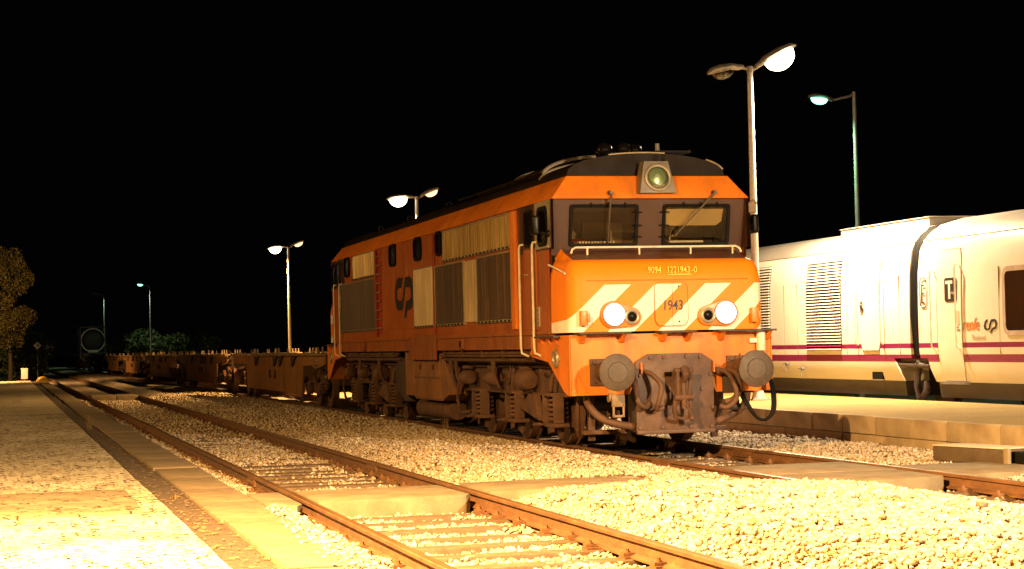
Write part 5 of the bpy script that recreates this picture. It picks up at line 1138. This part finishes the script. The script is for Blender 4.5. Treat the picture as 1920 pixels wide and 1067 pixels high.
yt, zt = TS(1822, 634); text_mesh('lettering', 'Trenhotel', 0.13, M['box_lid'], cbn, (-0.005, yt-CY, zt-0.03), ROT_LEFT, align='LEFT', extrude=0.002, sx=0.95)
lx0, lx1, ly0, ly1 = 103, 405, 160, 860
yA, zA = TS(1844.5, 598); yB, zB = TS(1871, 625)
L2 = [(860,660),(870,615),(885,590),(905,585),(900,612),(885,625),(880,650),(890,685),(905,690),(915,680),(920,640),(935,600),(945,585),(985,580),(1003,600),(1010,640),(1000,680),(985,695),(965,700),(955,715),(945,740),(930,738),(940,710),(950,690),(968,672),(985,668),(988,640),(982,612),(960,608),(945,625),(938,655),(930,690),(915,706),(885,706),(868,695)]
flat_poly('emblem', [(-0.005, TS(1700+x/5.93, 500+y/5.93)[0]-CY, TS(1700+x/5.93, 500+y/5.93)[1]) for x, y in L2], M['ink'], cbn, (-0.003, 0, 0))
# wide windows
for k, (ya, yb) in enumerate(((2.05, 4.08), (-0.6, 1.45), (-3.2, -1.2))):
    poly = rrect(ya-CY, yb-CY, 1.50, 2.48, 0.10); s = MB(); frame_loop(s, poly, 0, 0.012, 0.085, -0.03); wf = s.build('window_frame', M['pink_frame'], cbn)
    s = MB(); s.prism(poly, 0, 0.0, -0.012); s.build('pane', M['win_dark'], wf, smooth=False)

# ================================================================== far left: tree, bushes, signs, marker, hut
def foliage(name, clumps, n, leaf, mat, parent, zs=1.0):
    V = []; F = []; T = []
    C = np.array([c[:3] for c in clumps]); Rr = np.array([c[3] for c in clumps]); pr = Rr**2/np.sum(Rr**2); idx = rng.choice(len(clumps), n, p=pr)
    d = rng.normal(size=(n, 3)); d /= np.linalg.norm(d, axis=1)[:, None]; r_ = Rr[idx]*rng.uniform(0.55, 1.08, n)**0.8
    P_ = C[idx]+d*r_[:, None]*np.array([1, 1, zs]); a = rng.normal(size=(n, 3)); a /= np.linalg.norm(a, axis=1)[:, None]; b = np.cross(a, rng.normal(size=(n, 3))); b /= np.linalg.norm(b, axis=1)[:, None]
    L = leaf*rng.uniform(0.6, 1.4, n)[:, None]; V = np.stack([P_-a*L, P_+b*L*0.45, P_+a*L, P_-b*L*0.45], 1).reshape(-1, 3); F = np.arange(4*n).reshape(-1, 4)
    me = bpy.data.meshes.new(name); me.from_pydata(V.tolist(), [], F.tolist()); me.materials.append(mat); at = me.attributes.new('tone', 'FLOAT', 'FACE'); ct = rng.random(len(clumps)); at.data.foreach_set('value', np.clip(0.75*ct[idx]+0.25*rng.random(n), 0, 1).astype(np.float32))
    o = bpy.data.objects.new(name, me); COL.objects.link(o); o.parent = parent; return o
tq = at_depth(18, 640, 108); tr = empty('broadleaf_tree', (tq.x, 108, -0.40), label='broadleaf tree with tall crown lit amber beside the gravel platform', category='tree')
s = MB(); s.tube([(0,0,0), (0.04,0,1.4), (0.0,0.05,3.0), (0.1,0,5.5), (0,0,8.0)], [0.17, 0.13, 0.11, 0.08, 0.03], 10)
for a, z, l in ((0.3, 2.8, 1.2), (2.2, 3.3, 1.3), (4.2, 3.8, 1.2), (1.2, 4.8, 1.2), (3.4, 5.6, 1.1), (5.4, 6.2, 1.0)):
    s.tube([(0.02,0,z), (math.cos(a)*l*0.5, math.sin(a)*l*0.5, z+0.45), (math.cos(a)*l, math.sin(a)*l, z+1.1)], [0.06, 0.045, 0.02], 6)
s.build('trunk', M['bark'], tr)
cl = []
for k in range(46):
    z = random.uniform(2.7, 8.7); rad = 1.55*math.sqrt(max(0.08, 1-((z-5.2)/3.75)**2)); a = random.uniform(0, 6.28); q = rad*random.uniform(0.25, 0.9); cl.append((q*math.cos(a), q*math.sin(a), z, random.uniform(0.35, 0.68)))
foliage('crown', cl, 15000, 0.085, M['leaf'], tr)
def bush(px, Y, z, w_, h, n, label, mat='leaf_green', leaf=0.13):
    q = at_depth(px, 660, Y); b = empty('bush', (q.x, Y, -0.40), label=label, category='bush')
    s = MB()
    for k in range(5): a = k*1.3; s.tube([(0,0,0), (math.cos(a)*w_*0.25, math.sin(a)*w_*0.2, h*0.35), (math.cos(a)*w_*0.5, math.sin(a)*w_*0.4, h*0.75)], [0.07, 0.05, 0.02], 6)
    s.build('stems', M['bark'], b); cl = [(random.gauss(0, w_*0.42), random.gauss(0, w_*0.3), h*random.uniform(0.15, 0.85), h*random.uniform(0.14, 0.26)) for _ in range(26)]
    foliage('crown', cl, n, leaf, M[mat], b); return b
bush(50, 116, 0, 1.9, 4.0, 4500, 'dark green bush behind the trunk of the amber tree')
bush(300, 166, 0, 4.2, 4.4, 6000, 'rounded green bush under the distant green street lamp', leaf=0.2)
bush(352, 172, 0, 4.4, 3.8, 5000, 'lower dark bush behind the third container wagon', leaf=0.2)
bush(252, 176, 0, 3.4, 3.4, 4000, 'small dark bush beside the pale trackside hut', leaf=0.2)
def diamond(px, py, Y, label, mat, mark):
    q = at_depth(px, py, Y); d = empty('diamond_sign', (q.x, Y, -0.40), label=label, category='sign'); h = q.z+0.4
    s = MB(); s.cyl((0,0,0), (0,0,h+0.2), 0.035, n=8); s.build('post', M['grey'], d)
    s = MB(); r_ = 0.27; s.prism([(-r_, h), (0, h-r_), (r_, h), (0, h+r_)], 1, -0.06, -0.04); b = s.build('board', mat, d)
    if mark:
        s = MB(); s.box(0.03, 0.08, -0.064, -0.061, h-0.10, h+0.12); s.add([(-0.10, -0.0625, h-0.03), (0.02, -0.0625, h-0.03), (0.02, -0.0625, h+0.09)], [(0,1,2)]); s.build('symbol', M['ink'], b)
diamond(70, 648, 114, 'white diamond sign with black mark on a thin post near the tree', M['white'], True)
diamond(88, 652, 125, 'small greenish diamond sign behind the white diamond sign', M['green_hut'], False)
q = at_depth(46, 712, 99); mk = empty('marker_post', (q.x, 99, -0.40), label='small white marker board standing at the end of the gravel platform', category='marker')
s = MB(); s.box(-0.05, 0.05, 0.0, 0.08, 0, 0.46); s.build('post', M['concrete'], mk); s = MB(); s.box(-0.2, 0.2, -0.03, 0.11, 0.462, 1.13); s.build('board', M['white'], mk, bevel=0.01)
q = at_depth(82, 717, 87); s = MB(); s.lathe([(0, 0.34), (0.12, 0.32), (0.24, 0.22), (0.30, 0.10), (0.31, 0.01)], (0,0,0), (0,0,1), 20); o = s.build('end_block', M['dome_yellow'], None, label='small yellow domed block marking the end of the kerb', category='block'); o.location = (-6.68, 88, 0.0)
q = at_depth(197, 662, 235); hu = empty('trackside_hut', (q.x, 235, -0.40), label='pale trackside hut with dark doorway near the tank container', category='hut')
s = MB(); s.box(-1.0, 1.0, 0, 2.2, 0, 2.75); s.build('wall', M['green_hut'], hu); s = MB(); s.box(-1.15, 1.15, -0.15, 2.35, 2.752, 2.9); s.build('roof', M['concrete'], hu); s = MB(); s.box(-0.25, 0.3, -0.03, -0.002, 0.05, 2.3); s.build('door', M['black'], hu)
